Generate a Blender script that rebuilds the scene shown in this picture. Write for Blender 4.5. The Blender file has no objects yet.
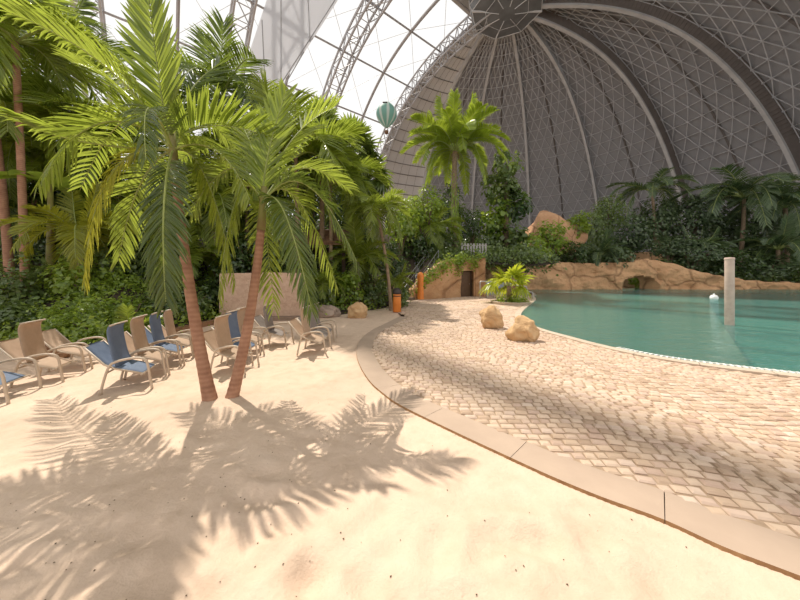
import bpy, math, random
import numpy as np
from mathutils import Vector, Matrix, noise as mnoise
random.seed(7)
PI = math.pi
SC = bpy.context.scene
COL = SC.collection
F, YH, CH = 290.0, 275.0, 1.7          # focal length (px), horizon row, eye height

def W(px, py, Y):                       # point of the place seen at a pixel, at distance Y
    return Vector(((px - 400) / F * Y, Y, CH + (YH - py) / F * Y))
def G(px, py, z=0.0):                   # the same on the ground
    Y = F * (CH - z) / (py - YH)
    return Vector(((px - 400) / F * Y, Y, z))
def nz(x, y, z=0.0):
    return mnoise.noise(Vector((x, y, z)))

# ------------------------------------------------------------------ materials
def new_mat(name):
    m = bpy.data.materials.new(name); m.use_nodes = True
    nt = m.node_tree; nt.nodes.clear()
    out = nt.nodes.new('ShaderNodeOutputMaterial')
    return m, nt, out
def N(nt, t, **kw):
    n = nt.nodes.new(t)
    for k, v in kw.items(): setattr(n, k, v)
    return n
def ramp(nt, fac, stops):
    r = N(nt, 'ShaderNodeValToRGB')
    el = r.color_ramp.elements
    while len(el) < len(stops): el.new(0.5)
    for e, (p, c) in zip(el, stops):
        e.position = p; e.color = (c[0], c[1], c[2], 1)
    nt.links.new(fac, r.inputs[0])
    return r.outputs[0]
def noise_tex(nt, scale, detail=4, coord='Object', rough=0.55):
    tc = N(nt, 'ShaderNodeTexCoord'); t = N(nt, 'ShaderNodeTexNoise')
    t.inputs['Scale'].default_value = scale; t.inputs['Detail'].default_value = detail
    t.inputs['Roughness'].default_value = rough
    nt.links.new(tc.outputs[coord], t.inputs['Vector'])
    return t.outputs[0]
def bump(nt, height, strength=0.3, dist=0.02):
    b = N(nt, 'ShaderNodeBump'); b.inputs['Strength'].default_value = strength
    b.inputs['Distance'].default_value = dist
    nt.links.new(height, b.inputs['Height'])
    return b.outputs[0]
def simple(name, c1, c2=None, scale=6, rough=0.7, metal=0.0, bmp=0.0, bscale=None, spec=0.4, bdist=0.02):
    m, nt, out = new_mat(name)
    p = N(nt, 'ShaderNodeBsdfPrincipled')
    p.inputs['Roughness'].default_value = rough; p.inputs['Metallic'].default_value = metal
    p.inputs['Specular IOR Level'].default_value = spec
    if c2 is None: c2 = tuple(x * 0.82 for x in c1)
    n = noise_tex(nt, scale)
    nt.links.new(ramp(nt, n, [(0.3, c2), (0.7, c1)]), p.inputs['Base Color'])
    if bmp:
        n2 = noise_tex(nt, bscale or scale * 3, 6)
        nt.links.new(bump(nt, n2, bmp, bdist), p.inputs['Normal'])
    nt.links.new(p.outputs[0], out.inputs[0])
    return m
def leaf_mat(name, dark, light, trans, fac=0.4, rough=0.27, spec=0.7):
    m, nt, out = new_mat(name)
    g = N(nt, 'ShaderNodeNewGeometry'); oi = N(nt, 'ShaderNodeObjectInfo')
    ad = N(nt, 'ShaderNodeMath', operation='MULTIPLY_ADD')
    nt.links.new(g.outputs['Random Per Island'], ad.inputs[0]); ad.inputs[1].default_value = 0.7
    mu = N(nt, 'ShaderNodeMath', operation='MULTIPLY'); mu.inputs[1].default_value = 0.3
    nt.links.new(oi.outputs['Random'], mu.inputs[0]); nt.links.new(mu.outputs[0], ad.inputs[2])
    col = ramp(nt, ad.outputs[0], [(0.05, dark), (0.95, light)])
    p = N(nt, 'ShaderNodeBsdfPrincipled')
    p.inputs['Roughness'].default_value = rough; p.inputs['Specular IOR Level'].default_value = spec
    nt.links.new(col, p.inputs['Base Color'])
    t = N(nt, 'ShaderNodeBsdfTranslucent')
    tcol = ramp(nt, ad.outputs[0], [(0.05, tuple(x * 0.6 for x in trans)), (0.95, trans)])
    nt.links.new(tcol, t.inputs[0])
    mx = N(nt, 'ShaderNodeMixShader'); mx.inputs[0].default_value = fac
    nt.links.new(p.outputs[0], mx.inputs[1]); nt.links.new(t.outputs[0], mx.inputs[2])
    nt.links.new(mx.outputs[0], out.inputs[0])
    return m

M = {}
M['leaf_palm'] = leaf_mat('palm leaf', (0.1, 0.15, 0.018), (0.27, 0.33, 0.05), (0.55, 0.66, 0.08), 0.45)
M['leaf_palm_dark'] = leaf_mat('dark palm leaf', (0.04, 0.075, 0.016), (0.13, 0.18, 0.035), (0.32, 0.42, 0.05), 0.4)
M['leaf_palm_yellow'] = leaf_mat('yellowing palm leaf', (0.17, 0.2, 0.02), (0.34, 0.35, 0.05), (0.68, 0.66, 0.06), 0.5)
M['leaf_date'] = leaf_mat('date palm leaf', (0.15, 0.22, 0.03), (0.34, 0.42, 0.05), (0.66, 0.78, 0.08), 0.45)
M['leaf_fan'] = leaf_mat('fan palm leaf', (0.2, 0.26, 0.015), (0.42, 0.46, 0.03), (0.75, 0.8, 0.06), 0.45)
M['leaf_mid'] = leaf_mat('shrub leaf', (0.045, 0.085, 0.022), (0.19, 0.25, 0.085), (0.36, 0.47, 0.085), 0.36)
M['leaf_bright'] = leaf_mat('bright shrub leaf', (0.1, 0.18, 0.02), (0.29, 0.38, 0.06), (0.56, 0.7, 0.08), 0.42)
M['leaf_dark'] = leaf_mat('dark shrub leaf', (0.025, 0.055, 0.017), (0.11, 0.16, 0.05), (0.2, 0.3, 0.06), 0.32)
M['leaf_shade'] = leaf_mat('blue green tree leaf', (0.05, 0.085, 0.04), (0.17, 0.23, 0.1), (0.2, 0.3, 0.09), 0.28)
M['rachis'] = simple('palm rachis', (0.36, 0.4, 0.12), (0.22, 0.26, 0.06), 9, 0.5)
M['stem'] = simple('stem bark', (0.2, 0.14, 0.085), (0.09, 0.065, 0.04), 9, 0.9)
M['dead'] = simple('dry palm fibre', (0.36, 0.24, 0.12), (0.18, 0.11, 0.06), 14, 0.9)

def trunk_mat(name, a, b):
    m, nt, out = new_mat(name)
    tc = N(nt, 'ShaderNodeTexCoord'); w = N(nt, 'ShaderNodeTexWave', bands_direction='Z')
    w.inputs['Scale'].default_value = 5.0; w.inputs['Distortion'].default_value = 1.6
    w.inputs['Detail'].default_value = 3
    nt.links.new(tc.outputs['Object'], w.inputs['Vector'])
    n = noise_tex(nt, 7, 5)
    mx = N(nt, 'ShaderNodeMath', operation='MULTIPLY_ADD'); mx.inputs[1].default_value = 0.16
    nt.links.new(w.outputs['Fac'], mx.inputs[0]); 
    mm = N(nt, 'ShaderNodeMath', operation='MULTIPLY'); mm.inputs[1].default_value = 0.9
    nt.links.new(n, mm.inputs[0]); nt.links.new(mm.outputs[0], mx.inputs[2])
    p = N(nt, 'ShaderNodeBsdfPrincipled'); p.inputs['Roughness'].default_value = 0.8
    nt.links.new(ramp(nt, mx.outputs[0], [(0.25, b), (0.75, a)]), p.inputs['Base Color'])
    nt.links.new(bump(nt, mx.outputs[0], 0.5, 0.015), p.inputs['Normal'])
    nt.links.new(p.outputs[0], out.inputs[0])
    return m
M['trunk'] = trunk_mat('palm trunk', (0.44, 0.24, 0.15), (0.24, 0.11, 0.065))
M['trunk_grey'] = trunk_mat('grey brown trunk', (0.36, 0.25, 0.16), (0.15, 0.1, 0.06))
M['trunk_green'] = simple('palm crownshaft', (0.25, 0.26, 0.06), (0.2, 0.14, 0.06), 4, 0.5)

def sand_mat():
    m, nt, out = new_mat('fine beach sand')
    p = N(nt, 'ShaderNodeBsdfPrincipled'); p.inputs['Roughness'].default_value = 0.95
    p.inputs['Specular IOR Level'].default_value = 0.15
    n1 = noise_tex(nt, 0.9, 5); n2 = noise_tex(nt, 5.5, 6)
    mx = N(nt, 'ShaderNodeMath', operation='MULTIPLY_ADD'); mx.inputs[1].default_value = 0.5
    mm = N(nt, 'ShaderNodeMath', operation='MULTIPLY'); mm.inputs[1].default_value = 0.5
    nt.links.new(n1, mm.inputs[0]); nt.links.new(n2, mx.inputs[0]); nt.links.new(mm.outputs[0], mx.inputs[2])
    nt.links.new(ramp(nt, mx.outputs[0], [(0.3, (0.55, 0.405, 0.295)), (0.5, (0.655, 0.493, 0.37)), (0.7, (0.7, 0.54, 0.415))]), p.inputs['Base Color'])
    n3 = noise_tex(nt, 22, 8, rough=0.7)
    nt.links.new(bump(nt, n3, 0.6, 0.025), p.inputs['Normal'])
    nt.links.new(p.outputs[0], out.inputs[0]); return m
M['sand'] = sand_mat()
def cobble_mat():
    m, nt, out = new_mat('cobble stone')
    g = N(nt, 'ShaderNodeNewGeometry'); p = N(nt, 'ShaderNodeBsdfPrincipled')
    p.inputs['Roughness'].default_value = 0.75; p.inputs['Specular IOR Level'].default_value = 0.3
    c = ramp(nt, g.outputs['Random Per Island'], [(0.0, (0.44, 0.31, 0.22)), (0.25, (0.58, 0.43, 0.31)), (0.6, (0.64, 0.49, 0.37)), (0.85, (0.52, 0.37, 0.285)), (1.0, (0.68, 0.54, 0.43))])
    n = noise_tex(nt, 8, 5)
    mx = N(nt, 'ShaderNodeMix', data_type='RGBA', blend_type='MULTIPLY'); mx.inputs[0].default_value = 0.4
    nt.links.new(c, mx.inputs[6]); nt.links.new(ramp(nt, n, [(0.3, (0.75, 0.7, 0.65)), (0.6, (1, 1, 1))]), mx.inputs[7])
    nt.links.new(mx.outputs[2], p.inputs['Base Color'])
    nt.links.new(bump(nt, noise_tex(nt, 40, 6), 0.25, 0.01), p.inputs['Normal'])
    nt.links.new(p.outputs[0], out.inputs[0]); return m
M['cobble'] = cobble_mat()
M['mortar'] = simple('sandy joint', (0.44, 0.32, 0.22), (0.3, 0.21, 0.14), 12, 0.95)
M['kerb'] = simple('smooth kerb stone', (0.46, 0.345, 0.26), (0.41, 0.305, 0.23), 2.5, 0.8, bmp=0.1, bscale=30)
M['kerb_edge'] = simple('rough kerb edge', (0.42, 0.25, 0.12), (0.28, 0.15, 0.07), 14, 0.95)
M['coping'] = simple('pale pool coping', (0.6, 0.49, 0.385), (0.52, 0.41, 0.31), 4, 0.6)
M['grate'] = simple('white gutter grate', (0.8, 0.78, 0.74), (0.7, 0.68, 0.64), 5, 0.5)
M['pooltile'] = simple('teal pool floor', (0.5, 0.72, 0.62), (0.32, 0.56, 0.5), 0.5, 0.5)
def rock_mat(name, hi, lo, crack, sc=1.0, bs=0.8, ck=0.6):
    m, nt, out = new_mat(name)
    p = N(nt, 'ShaderNodeBsdfPrincipled'); p.inputs['Roughness'].default_value = 0.85; p.inputs['Specular IOR Level'].default_value = 0.25
    n = noise_tex(nt, 1.2 * sc, 8, rough=0.65)
    v = N(nt, 'ShaderNodeTexVoronoi', feature='DISTANCE_TO_EDGE'); v.inputs['Scale'].default_value = 0.55 * sc
    tc = N(nt, 'ShaderNodeTexCoord'); nn = N(nt, 'ShaderNodeTexNoise'); nn.inputs['Scale'].default_value = 1.1 * sc
    mxv = N(nt, 'ShaderNodeMix', data_type='RGBA', blend_type='LINEAR_LIGHT'); mxv.inputs[0].default_value = 0.35 / sc
    nt.links.new(tc.outputs['Object'], nn.inputs['Vector']); nt.links.new(tc.outputs['Object'], mxv.inputs[6]); nt.links.new(nn.outputs['Color'], mxv.inputs[7])
    nt.links.new(mxv.outputs[2], v.inputs['Vector'])
    cr = ramp(nt, v.outputs['Distance'], [(0.0, (1 - ck,) * 3), (0.03, (1, 1, 1))])
    base = ramp(nt, n, [(0.3, lo), (0.65, hi)])
    mx = N(nt, 'ShaderNodeMix', data_type='RGBA'); nt.links.new(cr, mx.inputs[0])
    mx.inputs[6].default_value = (*crack, 1); nt.links.new(base, mx.inputs[7])
    nt.links.new(mx.outputs[2], p.inputs['Base Color'])
    ad = N(nt, 'ShaderNodeMath', operation='MULTIPLY_ADD'); ad.inputs[1].default_value = 0.6
    nt.links.new(cr, ad.inputs[0]); nt.links.new(noise_tex(nt, 3.2 * sc, 8, rough=0.65), ad.inputs[2])
    nt.links.new(bump(nt, ad.outputs[0], bs, 0.12 / sc), p.inputs['Normal'])
    nt.links.new(p.outputs[0], out.inputs[0]); return m
M['rockwall'] = rock_mat('moulded rock wall', (0.62, 0.37, 0.2), (0.44, 0.235, 0.115), (0.2, 0.1, 0.05), 0.33, 0.8, 0.55)
M['rockred'] = rock_mat('terracotta rock', (0.6, 0.35, 0.2), (0.42, 0.22, 0.115), (0.2, 0.09, 0.04), 0.6)
M['boulder'] = rock_mat('sandstone boulder', (0.66, 0.45, 0.25), (0.48, 0.29, 0.14), (0.33, 0.19, 0.09), 1.7, 0.7, 0.3)
M['boulder_grey'] = rock_mat('grey boulder', (0.42, 0.32, 0.25), (0.26, 0.19, 0.15), (0.17, 0.12, 0.09), 1.7, 0.7, 0.3)
M['boulder_brown'] = rock_mat('brown rock', (0.36, 0.2, 0.11), (0.2, 0.1, 0.055), (0.1, 0.05, 0.03), 3, 0.6)
M['pinkwall'] = rock_mat('pink sandstone relief', (0.6, 0.42, 0.31), (0.47, 0.31, 0.22), (0.3, 0.18, 0.12), 4.5, 1.0, 0.25)
M['plinth'] = simple('wall plinth', (0.26, 0.18, 0.13), None, 6, 0.9)
M['soil'] = simple('dark planting soil', (0.08, 0.055, 0.035), (0.03, 0.022, 0.014), 2, 1.0, bmp=0.6, bscale=6, bdist=0.1)
M['wood'] = simple('weathered brown wood', (0.24, 0.13, 0.07), (0.13, 0.07, 0.04), 6, 0.8)
M['darkwood'] = simple('dark timber', (0.09, 0.055, 0.035), (0.05, 0.03, 0.02), 6, 0.8)
M['door'] = simple('brown door', (0.15, 0.085, 0.045), (0.1, 0.055, 0.03), 3, 0.6)
M['steel'] = simple('brushed steel tube', (0.62, 0.62, 0.6), (0.5, 0.5, 0.48), 8, 0.35, metal=0.7)
M['greypanel'] = simple('blue grey panel', (0.3, 0.34, 0.4), (0.25, 0.28, 0.33), 2, 0.5)
M['stepstone'] = simple('grey step stone', (0.26, 0.2, 0.16), (0.14, 0.11, 0.09), 5, 0.9)
M['fence'] = simple('pale fence board', (0.5, 0.46, 0.42), (0.36, 0.33, 0.3), 6, 0.8)
M['orange'] = simple('orange paint', (0.78, 0.26, 0.05), (0.66, 0.19, 0.03), 4, 0.5)
M['bindark'] = simple('dark bin lid', (0.05, 0.035, 0.03), None, 6, 0.5)
M['post'] = simple('pale concrete post', (0.56, 0.43, 0.36), (0.45, 0.33, 0.28), 5, 0.7)
M['white'] = simple('white plastic', (0.8, 0.8, 0.78), None, 4, 0.4)
M['frame'] = simple('cream powder coated tube', (0.58, 0.47, 0.36), (0.5, 0.4, 0.3), 8, 0.45)
def cloth(name, a, b):
    m, nt, out = new_mat(name)
    p = N(nt, 'ShaderNodeBsdfPrincipled'); p.inputs['Roughness'].default_value = 0.75
    t = N(nt, 'ShaderNodeBsdfTranslucent'); t.inputs[0].default_value = (*a, 1)
    nt.links.new(ramp(nt, noise_tex(nt, 12, 4), [(0.3, b), (0.7, a)]), p.inputs['Base Color'])
    nt.links.new(bump(nt, noise_tex(nt, 260, 2), 0.2, 0.002), p.inputs['Normal'])
    mx = N(nt, 'ShaderNodeMixShader'); mx.inputs[0].default_value = 0.22
    nt.links.new(p.outputs[0], mx.inputs[1]); nt.links.new(t.outputs[0], mx.inputs[2]); nt.links.new(mx.outputs[0], out.inputs[0])
    return m
M['tan'] = cloth('tan sling mesh', (0.58, 0.42, 0.295), (0.5, 0.355, 0.245))
M['blue'] = cloth('blue sling mesh', (0.2, 0.255, 0.36), (0.15, 0.2, 0.3))
M['grey'] = cloth('faded grey sling mesh', (0.36, 0.3, 0.26), (0.28, 0.24, 0.22))
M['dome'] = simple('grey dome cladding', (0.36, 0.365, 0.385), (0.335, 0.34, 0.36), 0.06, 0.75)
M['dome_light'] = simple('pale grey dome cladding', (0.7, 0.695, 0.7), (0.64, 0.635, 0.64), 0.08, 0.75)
M['lattice'] = simple('dome lattice tube', (0.6, 0.61, 0.64), None, 0.3, 0.6)
M['seam'] = simple('dark seam', (0.22, 0.2, 0.19), None, 0.3, 0.8)
M['rib'] = simple('rib chord', (0.66, 0.665, 0.68), None, 0.3, 0.6)
M['ribflank'] = simple('corrugated rib flank', (0.3, 0.26, 0.24), (0.24, 0.21, 0.195), 0.3, 0.8)
M['truss'] = simple('painted steel truss', (0.46, 0.45, 0.46), (0.4, 0.39, 0.4), 0.2, 0.5)
M['tube'] = simple('steel roof tube', (0.38, 0.36, 0.36), None, 0.3, 0.5)
M['shadepanel'] = simple('opaque unseen shade panel', (0.5, 0.48, 0.46), None, 0.1, 0.8)
M['hub'] = simple('dark hub glazing', (0.2, 0.21, 0.22), (0.13, 0.135, 0.14), 0.2, 0.35)
def foil_mat():
    m, nt, out = new_mat('clear roof foil')
    t = N(nt, 'ShaderNodeBsdfTransparent'); t.inputs[0].default_value = (0.97, 0.97, 0.97, 1)
    tl = N(nt, 'ShaderNodeBsdfTranslucent'); tl.inputs[0].default_value = (0.9, 0.9, 0.9, 1)
    mx = N(nt, 'ShaderNodeMixShader'); mx.inputs[0].default_value = 0.06
    nt.links.new(t.outputs[0], mx.inputs[1]); nt.links.new(tl.outputs[0], mx.inputs[2]); nt.links.new(mx.outputs[0], out.inputs[0])
    return m
M['foil'] = foil_mat()
def membrane_mat():
    m, nt, out = new_mat('grey translucent sail')
    d = N(nt, 'ShaderNodeBsdfDiffuse'); d.inputs[0].default_value = (0.62, 0.62, 0.63, 1)
    tl = N(nt, 'ShaderNodeBsdfTranslucent'); tl.inputs[0].default_value = (0.78, 0.78, 0.8, 1)
    mx = N(nt, 'ShaderNodeMixShader'); mx.inputs[0].default_value = 0.65
    nt.links.new(d.outputs[0], mx.inputs[1]); nt.links.new(tl.outputs[0], mx.inputs[2]); nt.links.new(mx.outputs[0], out.inputs[0])
    return m
M['membrane'] = membrane_mat()
def water_mat():
    m, nt, out = new_mat('pool water')
    tc = N(nt, 'ShaderNodeTexCoord'); mp = N(nt, 'ShaderNodeMapping'); mp.inputs['Scale'].default_value = (0.8, 1.7, 1)
    nt.links.new(tc.outputs['Object'], mp.inputs['Vector'])
    n = N(nt, 'ShaderNodeTexNoise'); n.inputs['Scale'].default_value = 1.6; n.inputs['Detail'].default_value = 5; n.inputs['Roughness'].default_value = 0.6
    nt.links.new(mp.outputs[0], n.inputs['Vector'])
    b = bump(nt, n.outputs[0], 0.8, 0.12)
    fr = N(nt, 'ShaderNodeFresnel'); fr.inputs['IOR'].default_value = 1.33; nt.links.new(b, fr.inputs['Normal'])
    gl = N(nt, 'ShaderNodeBsdfGlossy'); gl.inputs['Roughness'].default_value = 0.06; nt.links.new(b, gl.inputs['Normal'])
    tr = N(nt, 'ShaderNodeBsdfTransparent'); tr.inputs[0].default_value = (0.6, 0.87, 0.82, 1)
    df = N(nt, 'ShaderNodeBsdfDiffuse'); df.inputs[0].default_value = (0.12, 0.4, 0.37, 1)
    m1 = N(nt, 'ShaderNodeMixShader'); m1.inputs[0].default_value = 0.45
    nt.links.new(tr.outputs[0], m1.inputs[1]); nt.links.new(df.outputs[0], m1.inputs[2])
    sc = N(nt, 'ShaderNodeMath', operation='MULTIPLY'); sc.inputs[1].default_value = 0.6
    nt.links.new(fr.outputs[0], sc.inputs[0])
    m2 = N(nt, 'ShaderNodeMixShader'); nt.links.new(sc.outputs[0], m2.inputs[0])
    nt.links.new(m1.outputs[0], m2.inputs[1]); nt.links.new(gl.outputs[0], m2.inputs[2]); nt.links.new(m2.outputs[0], out.inputs[0])
    return m
M['water'] = water_mat()
def balloon_mat():
    m, nt, out = new_mat('striped balloon cloth')
    tc = N(nt, 'ShaderNodeTexCoord'); sx = N(nt, 'ShaderNodeSeparateXYZ'); nt.links.new(tc.outputs['Object'], sx.inputs[0])
    at = N(nt, 'ShaderNodeMath', operation='ARCTAN2'); nt.links.new(sx.outputs['Y'], at.inputs[0]); nt.links.new(sx.outputs['X'], at.inputs[1])
    mu = N(nt, 'ShaderNodeMath', operation='MULTIPLY'); mu.inputs[1].default_value = 8; nt.links.new(at.outputs[0], mu.inputs[0])
    si = N(nt, 'ShaderNodeMath', operation='SINE'); nt.links.new(mu.outputs[0], si.inputs[0])
    c = ramp(nt, si.outputs[0], [(0.42, (0.25, 0.46, 0.4)), (0.52, (0.68, 0.72, 0.67))])
    p = N(nt, 'ShaderNodeBsdfPrincipled'); p.inputs['Roughness'].default_value = 0.6; nt.links.new(c, p.inputs['Base Color'])
    t = N(nt, 'ShaderNodeBsdfTranslucent'); nt.links.new(c, t.inputs[0])
    mx = N(nt, 'ShaderNodeMixShader'); mx.inputs[0].default_value = 0.4
    nt.links.new(p.outputs[0], mx.inputs[1]); nt.links.new(t.outputs[0], mx.inputs[2]); nt.links.new(mx.outputs[0], out.inputs[0])
    return m
M['balloon'] = balloon_mat()

# ------------------------------------------------------------------ mesh helpers
class MB:
    def __init__(s): s.v = []; s.f = []; s.m = []
    def add(s, vs, fs, mi=0):
        o = len(s.v); s.v.extend([tuple(v) for v in vs]); s.f.extend([tuple(i + o for i in f) for f in fs]); s.m.extend([mi] * len(fs))
    def box(s, c, d, mi=0, rot=None):
        hx, hy, hz = d[0] / 2, d[1] / 2, d[2] / 2; vs = []
        for z in (-hz, hz):
            for x, y in ((-hx, -hy), (hx, -hy), (hx, hy), (-hx, hy)):
                p = Vector((x, y, z))
                if rot: p = rot @ p
                vs.append(p + Vector(c))
        s.add(vs, [(3, 2, 1, 0), (4, 5, 6, 7), (0, 1, 5, 4), (1, 2, 6, 5), (2, 3, 7, 6), (3, 0, 4, 7)], mi)
    def tube(s, pts, rad, n=8, mi=0, cap=True):
        pts = [Vector(p) for p in pts]
        if not hasattr(rad, '__len__'): rad = [rad] * len(pts)
        rings = []; ref = None
        for i, p in enumerate(pts):
            t = (pts[min(i + 1, len(pts) - 1)] - pts[max(i - 1, 0)])
            if t.length < 1e-9: t = Vector((0, 0, 1))
            t.normalize()
            if ref is None: ref = Vector((1, 0, 0)) if abs(t.x) < 0.9 else Vector((0, 1, 0))
            a = ref - t * ref.dot(t)
            if a.length < 1e-4: a = Vector((0, 1, 0)) - t * t.y
            a.normalize(); ref = a; b = t.cross(a)
            rings.append([p + (a * math.cos(2 * PI * k / n) + b * math.sin(2 * PI * k / n)) * rad[i] for k in range(n)])
        vs = [q for r in rings for q in r]; fs = []
        for i in range(len(pts) - 1):
            for k in range(n):
                k2 = (k + 1) % n
                fs.append((i * n + k, i * n + k2, (i + 1) * n + k2, (i + 1) * n + k))
        if cap: fs.append(tuple(range(n - 1, -1, -1))); fs.append(tuple((len(pts) - 1) * n + k for k in range(n)))
        s.add(vs, fs, mi)
    def lathe(s, prof, n=20, c=(0, 0, 0), mi=0):
        vs = []; fs = []
        for r, z in prof:
            for k in range(n):
                a = 2 * PI * k / n; vs.append((c[0] + r * math.cos(a), c[1] + r * math.sin(a), c[2] + z))
        for i in range(len(prof) - 1):
            for k in range(n):
                k2 = (k + 1) % n; fs.append((i * n + k, i * n + k2, (i + 1) * n + k2, (i + 1) * n + k))
        fs.append(tuple(range(n - 1, -1, -1))); fs.append(tuple((len(prof) - 1) * n + k for k in range(n)))
        s.add(vs, fs, mi)
    def mesh(s, name, mats, smooth=False):
        me = bpy.data.meshes.new(name); me.from_pydata(s.v, [], s.f); me.update()
        for m in (mats if isinstance(mats, (list, tuple)) else [mats]): me.materials.append(m)
        if len(me.materials) > 1: me.polygons.foreach_set('material_index', s.m)
        if smooth: me.polygons.foreach_set('use_smooth', [True] * len(me.polygons))
        return me
    def build(s, name, mats, parent=None, smooth=False, loc=None):
        if loc is not None: s.v = [(x - loc[0], y - loc[1], z - loc[2]) for x, y, z in s.v]
        return link(name, s.mesh(name, mats, smooth), parent, loc)
def link(name, me, parent=None, loc=None):
    o = bpy.data.objects.new(name, me); COL.objects.link(o)
    if parent: o.parent = parent
    if loc is not None: o.location = loc
    return o
def tag(o, label, cat, group=None, kind=None):
    o['label'] = label; o['category'] = cat
    if group: o['group'] = group
    if kind: o['kind'] = kind
    return o
def empty(name, loc=(0, 0, 0), rz=0.0):
    o = bpy.data.objects.new(name, None); COL.objects.link(o); o.location = loc; o.rotation_euler = (0, 0, rz); o.empty_display_size = 0.2
    return o
def copy_tree(o, parent=None):
    c = o.copy(); COL.objects.link(c)
    if parent: c.parent = parent
    for ch in list(o.children): copy_tree(ch, c)
    return c
def strip_curve(pts, n):                      # Catmull-Rom resampling by arc length
    P = [Vector(p) for p in pts]; P = [2 * P[0] - P[1]] + P + [2 * P[-1] - P[-2]]; out = []
    for i in range(1, len(P) - 2):
        for k in range(24):
            t = k / 24; a, b, c, d = P[i - 1], P[i], P[i + 1], P[i + 2]
            out.append(0.5 * ((2 * b) + (c - a) * t + (2 * a - 5 * b + 4 * c - d) * t * t + (3 * b - a - 3 * c + d) * t ** 3))
    out.append(P[-2]); L = [0]
    for a, b in zip(out, out[1:]): L.append(L[-1] + (b - a).length)
    res = []; j = 0
    for k in range(n):
        s = L[-1] * k / (n - 1)
        while j < len(L) - 2 and L[j + 1] < s: j += 1
        u = (s - L[j]) / max(1e-9, L[j + 1] - L[j]); res.append(out[j].lerp(out[j + 1], min(1, max(0, u))))
    return res, L[-1]
def inside(poly, x, y):
    r = False; j = len(poly) - 1
    for i in range(len(poly)):
        xi, yi = poly[i][0], poly[i][1]; xj, yj = poly[j][0], poly[j][1]
        if (yi > y) != (yj > y) and x < (xj - xi) * (y - yi) / (yj - yi) + xi: r = not r
        j = i
    return r
def dist_poly(pl, x, y):
    best = 1e9
    for a, b in zip(pl, pl[1:]):
        dx, dy = b[0] - a[0], b[1] - a[1]
        t = max(0, min(1, ((x - a[0]) * dx + (y - a[1]) * dy) / (dx * dx + dy * dy + 1e-12)))
        best = min(best, math.hypot(x - a[0] - t * dx, y - a[1] - t * dy))
    return best

# ------------------------------------------------------------------ camera, light, sky
cam = bpy.data.cameras.new('camera'); camo = bpy.data.objects.new('camera', cam); COL.objects.link(camo)
cam.sensor_width = 36; cam.lens = 36 * F / 800; cam.shift_y = -(300 - YH) / 800
cam.clip_start = 0.05; cam.clip_end = 1000
camo.location = (0, 0, CH); camo.rotation_euler = (PI / 2, 0, 0); SC.camera = camo
sun = bpy.data.lights.new('sun', 'SUN'); suno = bpy.data.objects.new('sun', sun); COL.objects.link(suno)
SUNK = Vector((0.355, -0.43, -1.0))
suno.rotation_euler = SUNK.to_track_quat('-Z', 'Y').to_euler(); sun.energy = 4.9; sun.angle = math.radians(0.53); sun.color = (1.0, 0.93, 0.82)
wd = bpy.data.worlds.new('bright sky'); SC.world = wd; wd.use_nodes = True
bg = wd.node_tree.nodes['Background']; bg.inputs[0].default_value = (1.0, 0.985, 0.965, 1); bg.inputs[1].default_value = 0.9
SC.view_settings.view_transform = 'Standard'; SC.view_settings.look = 'None'; SC.view_settings.exposure = 0.17; SC.view_settings.gamma = 1.0
SC.view_settings.use_curve_mapping = False

# ------------------------------------------------------------------ ground: kerb, paving, sand, pool
kerb_px = [(400, 317), (386, 324), (372, 331), (362, 339), (357, 348), (357, 358), (361, 369), (370, 383), (383, 395), (400, 407), (450, 432), (507, 459), (550, 479), (600, 500), (662, 523), (725, 552), (800, 581)]
kpts = [G(*p) for p in kerb_px]
d = (kpts[-1] - kpts[-2]).normalized(); kpts.append(kpts[-1] + d * 1.6)
KO, KL = strip_curve(kpts, 200)
KI = []
for i, p in enumerate(KO):
    t = (KO[min(i + 1, 199)] - KO[max(i - 1, 0)]).normalized()
    KI.append(p + Vector((-t.y, t.x, 0)) * 0.36)
ZK = 0.03
_n = lambda q: min(range(200), key=lambda i: (KO[i] - q).length)
_j1, _j2 = _n(G(507, 459)), _n(G(662, 523)); JOINT = {_j1 + round((_j2 - _j1) * k) for k in range(-12, 4)}
mb = MB()
for i0 in range(0, 199, 1):
    a, b, c, e = KO[i0], KO[i0 + 1], KI[i0 + 1], KI[i0]
    gap = i0 in JOINT
    z = ZK - (0.02 if gap and False else 0)
    if gap:                                   # narrow joint between two slabs
        a = a.lerp(b, 0.07); e = e.lerp(c, 0.07)
    j = lambda p: (p.x, p.y, z)
    k = lambda p, s: (p.x, p.y, s)
    mb.add([j(a), j(b), j(c), j(e)], [(0, 1, 2, 3)], 0)
    w0 = 0.012 * nz(i0 * 0.7, 3); w1 = 0.012 * nz((i0 + 1) * 0.7, 3)
    mb.add([k(a, z), k(b, z), (b.x - 0.012 - w1, b.y - 0.012 - w1, -0.2), (a.x - 0.012 - w0, a.y - 0.012 - w0, -0.2)], [(3, 2, 1, 0)], 1)
    mb.add([k(e, z), k(c, z), k(c, -0.2), k(e, -0.2)], [(0, 1, 2, 3)], 0)
tag(mb.build('trim_1', [M['kerb'], M['kerb_edge']]), 'curved kerb of smooth beige slabs between sand and cobbles', 'kerb', kind='structure')

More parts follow.
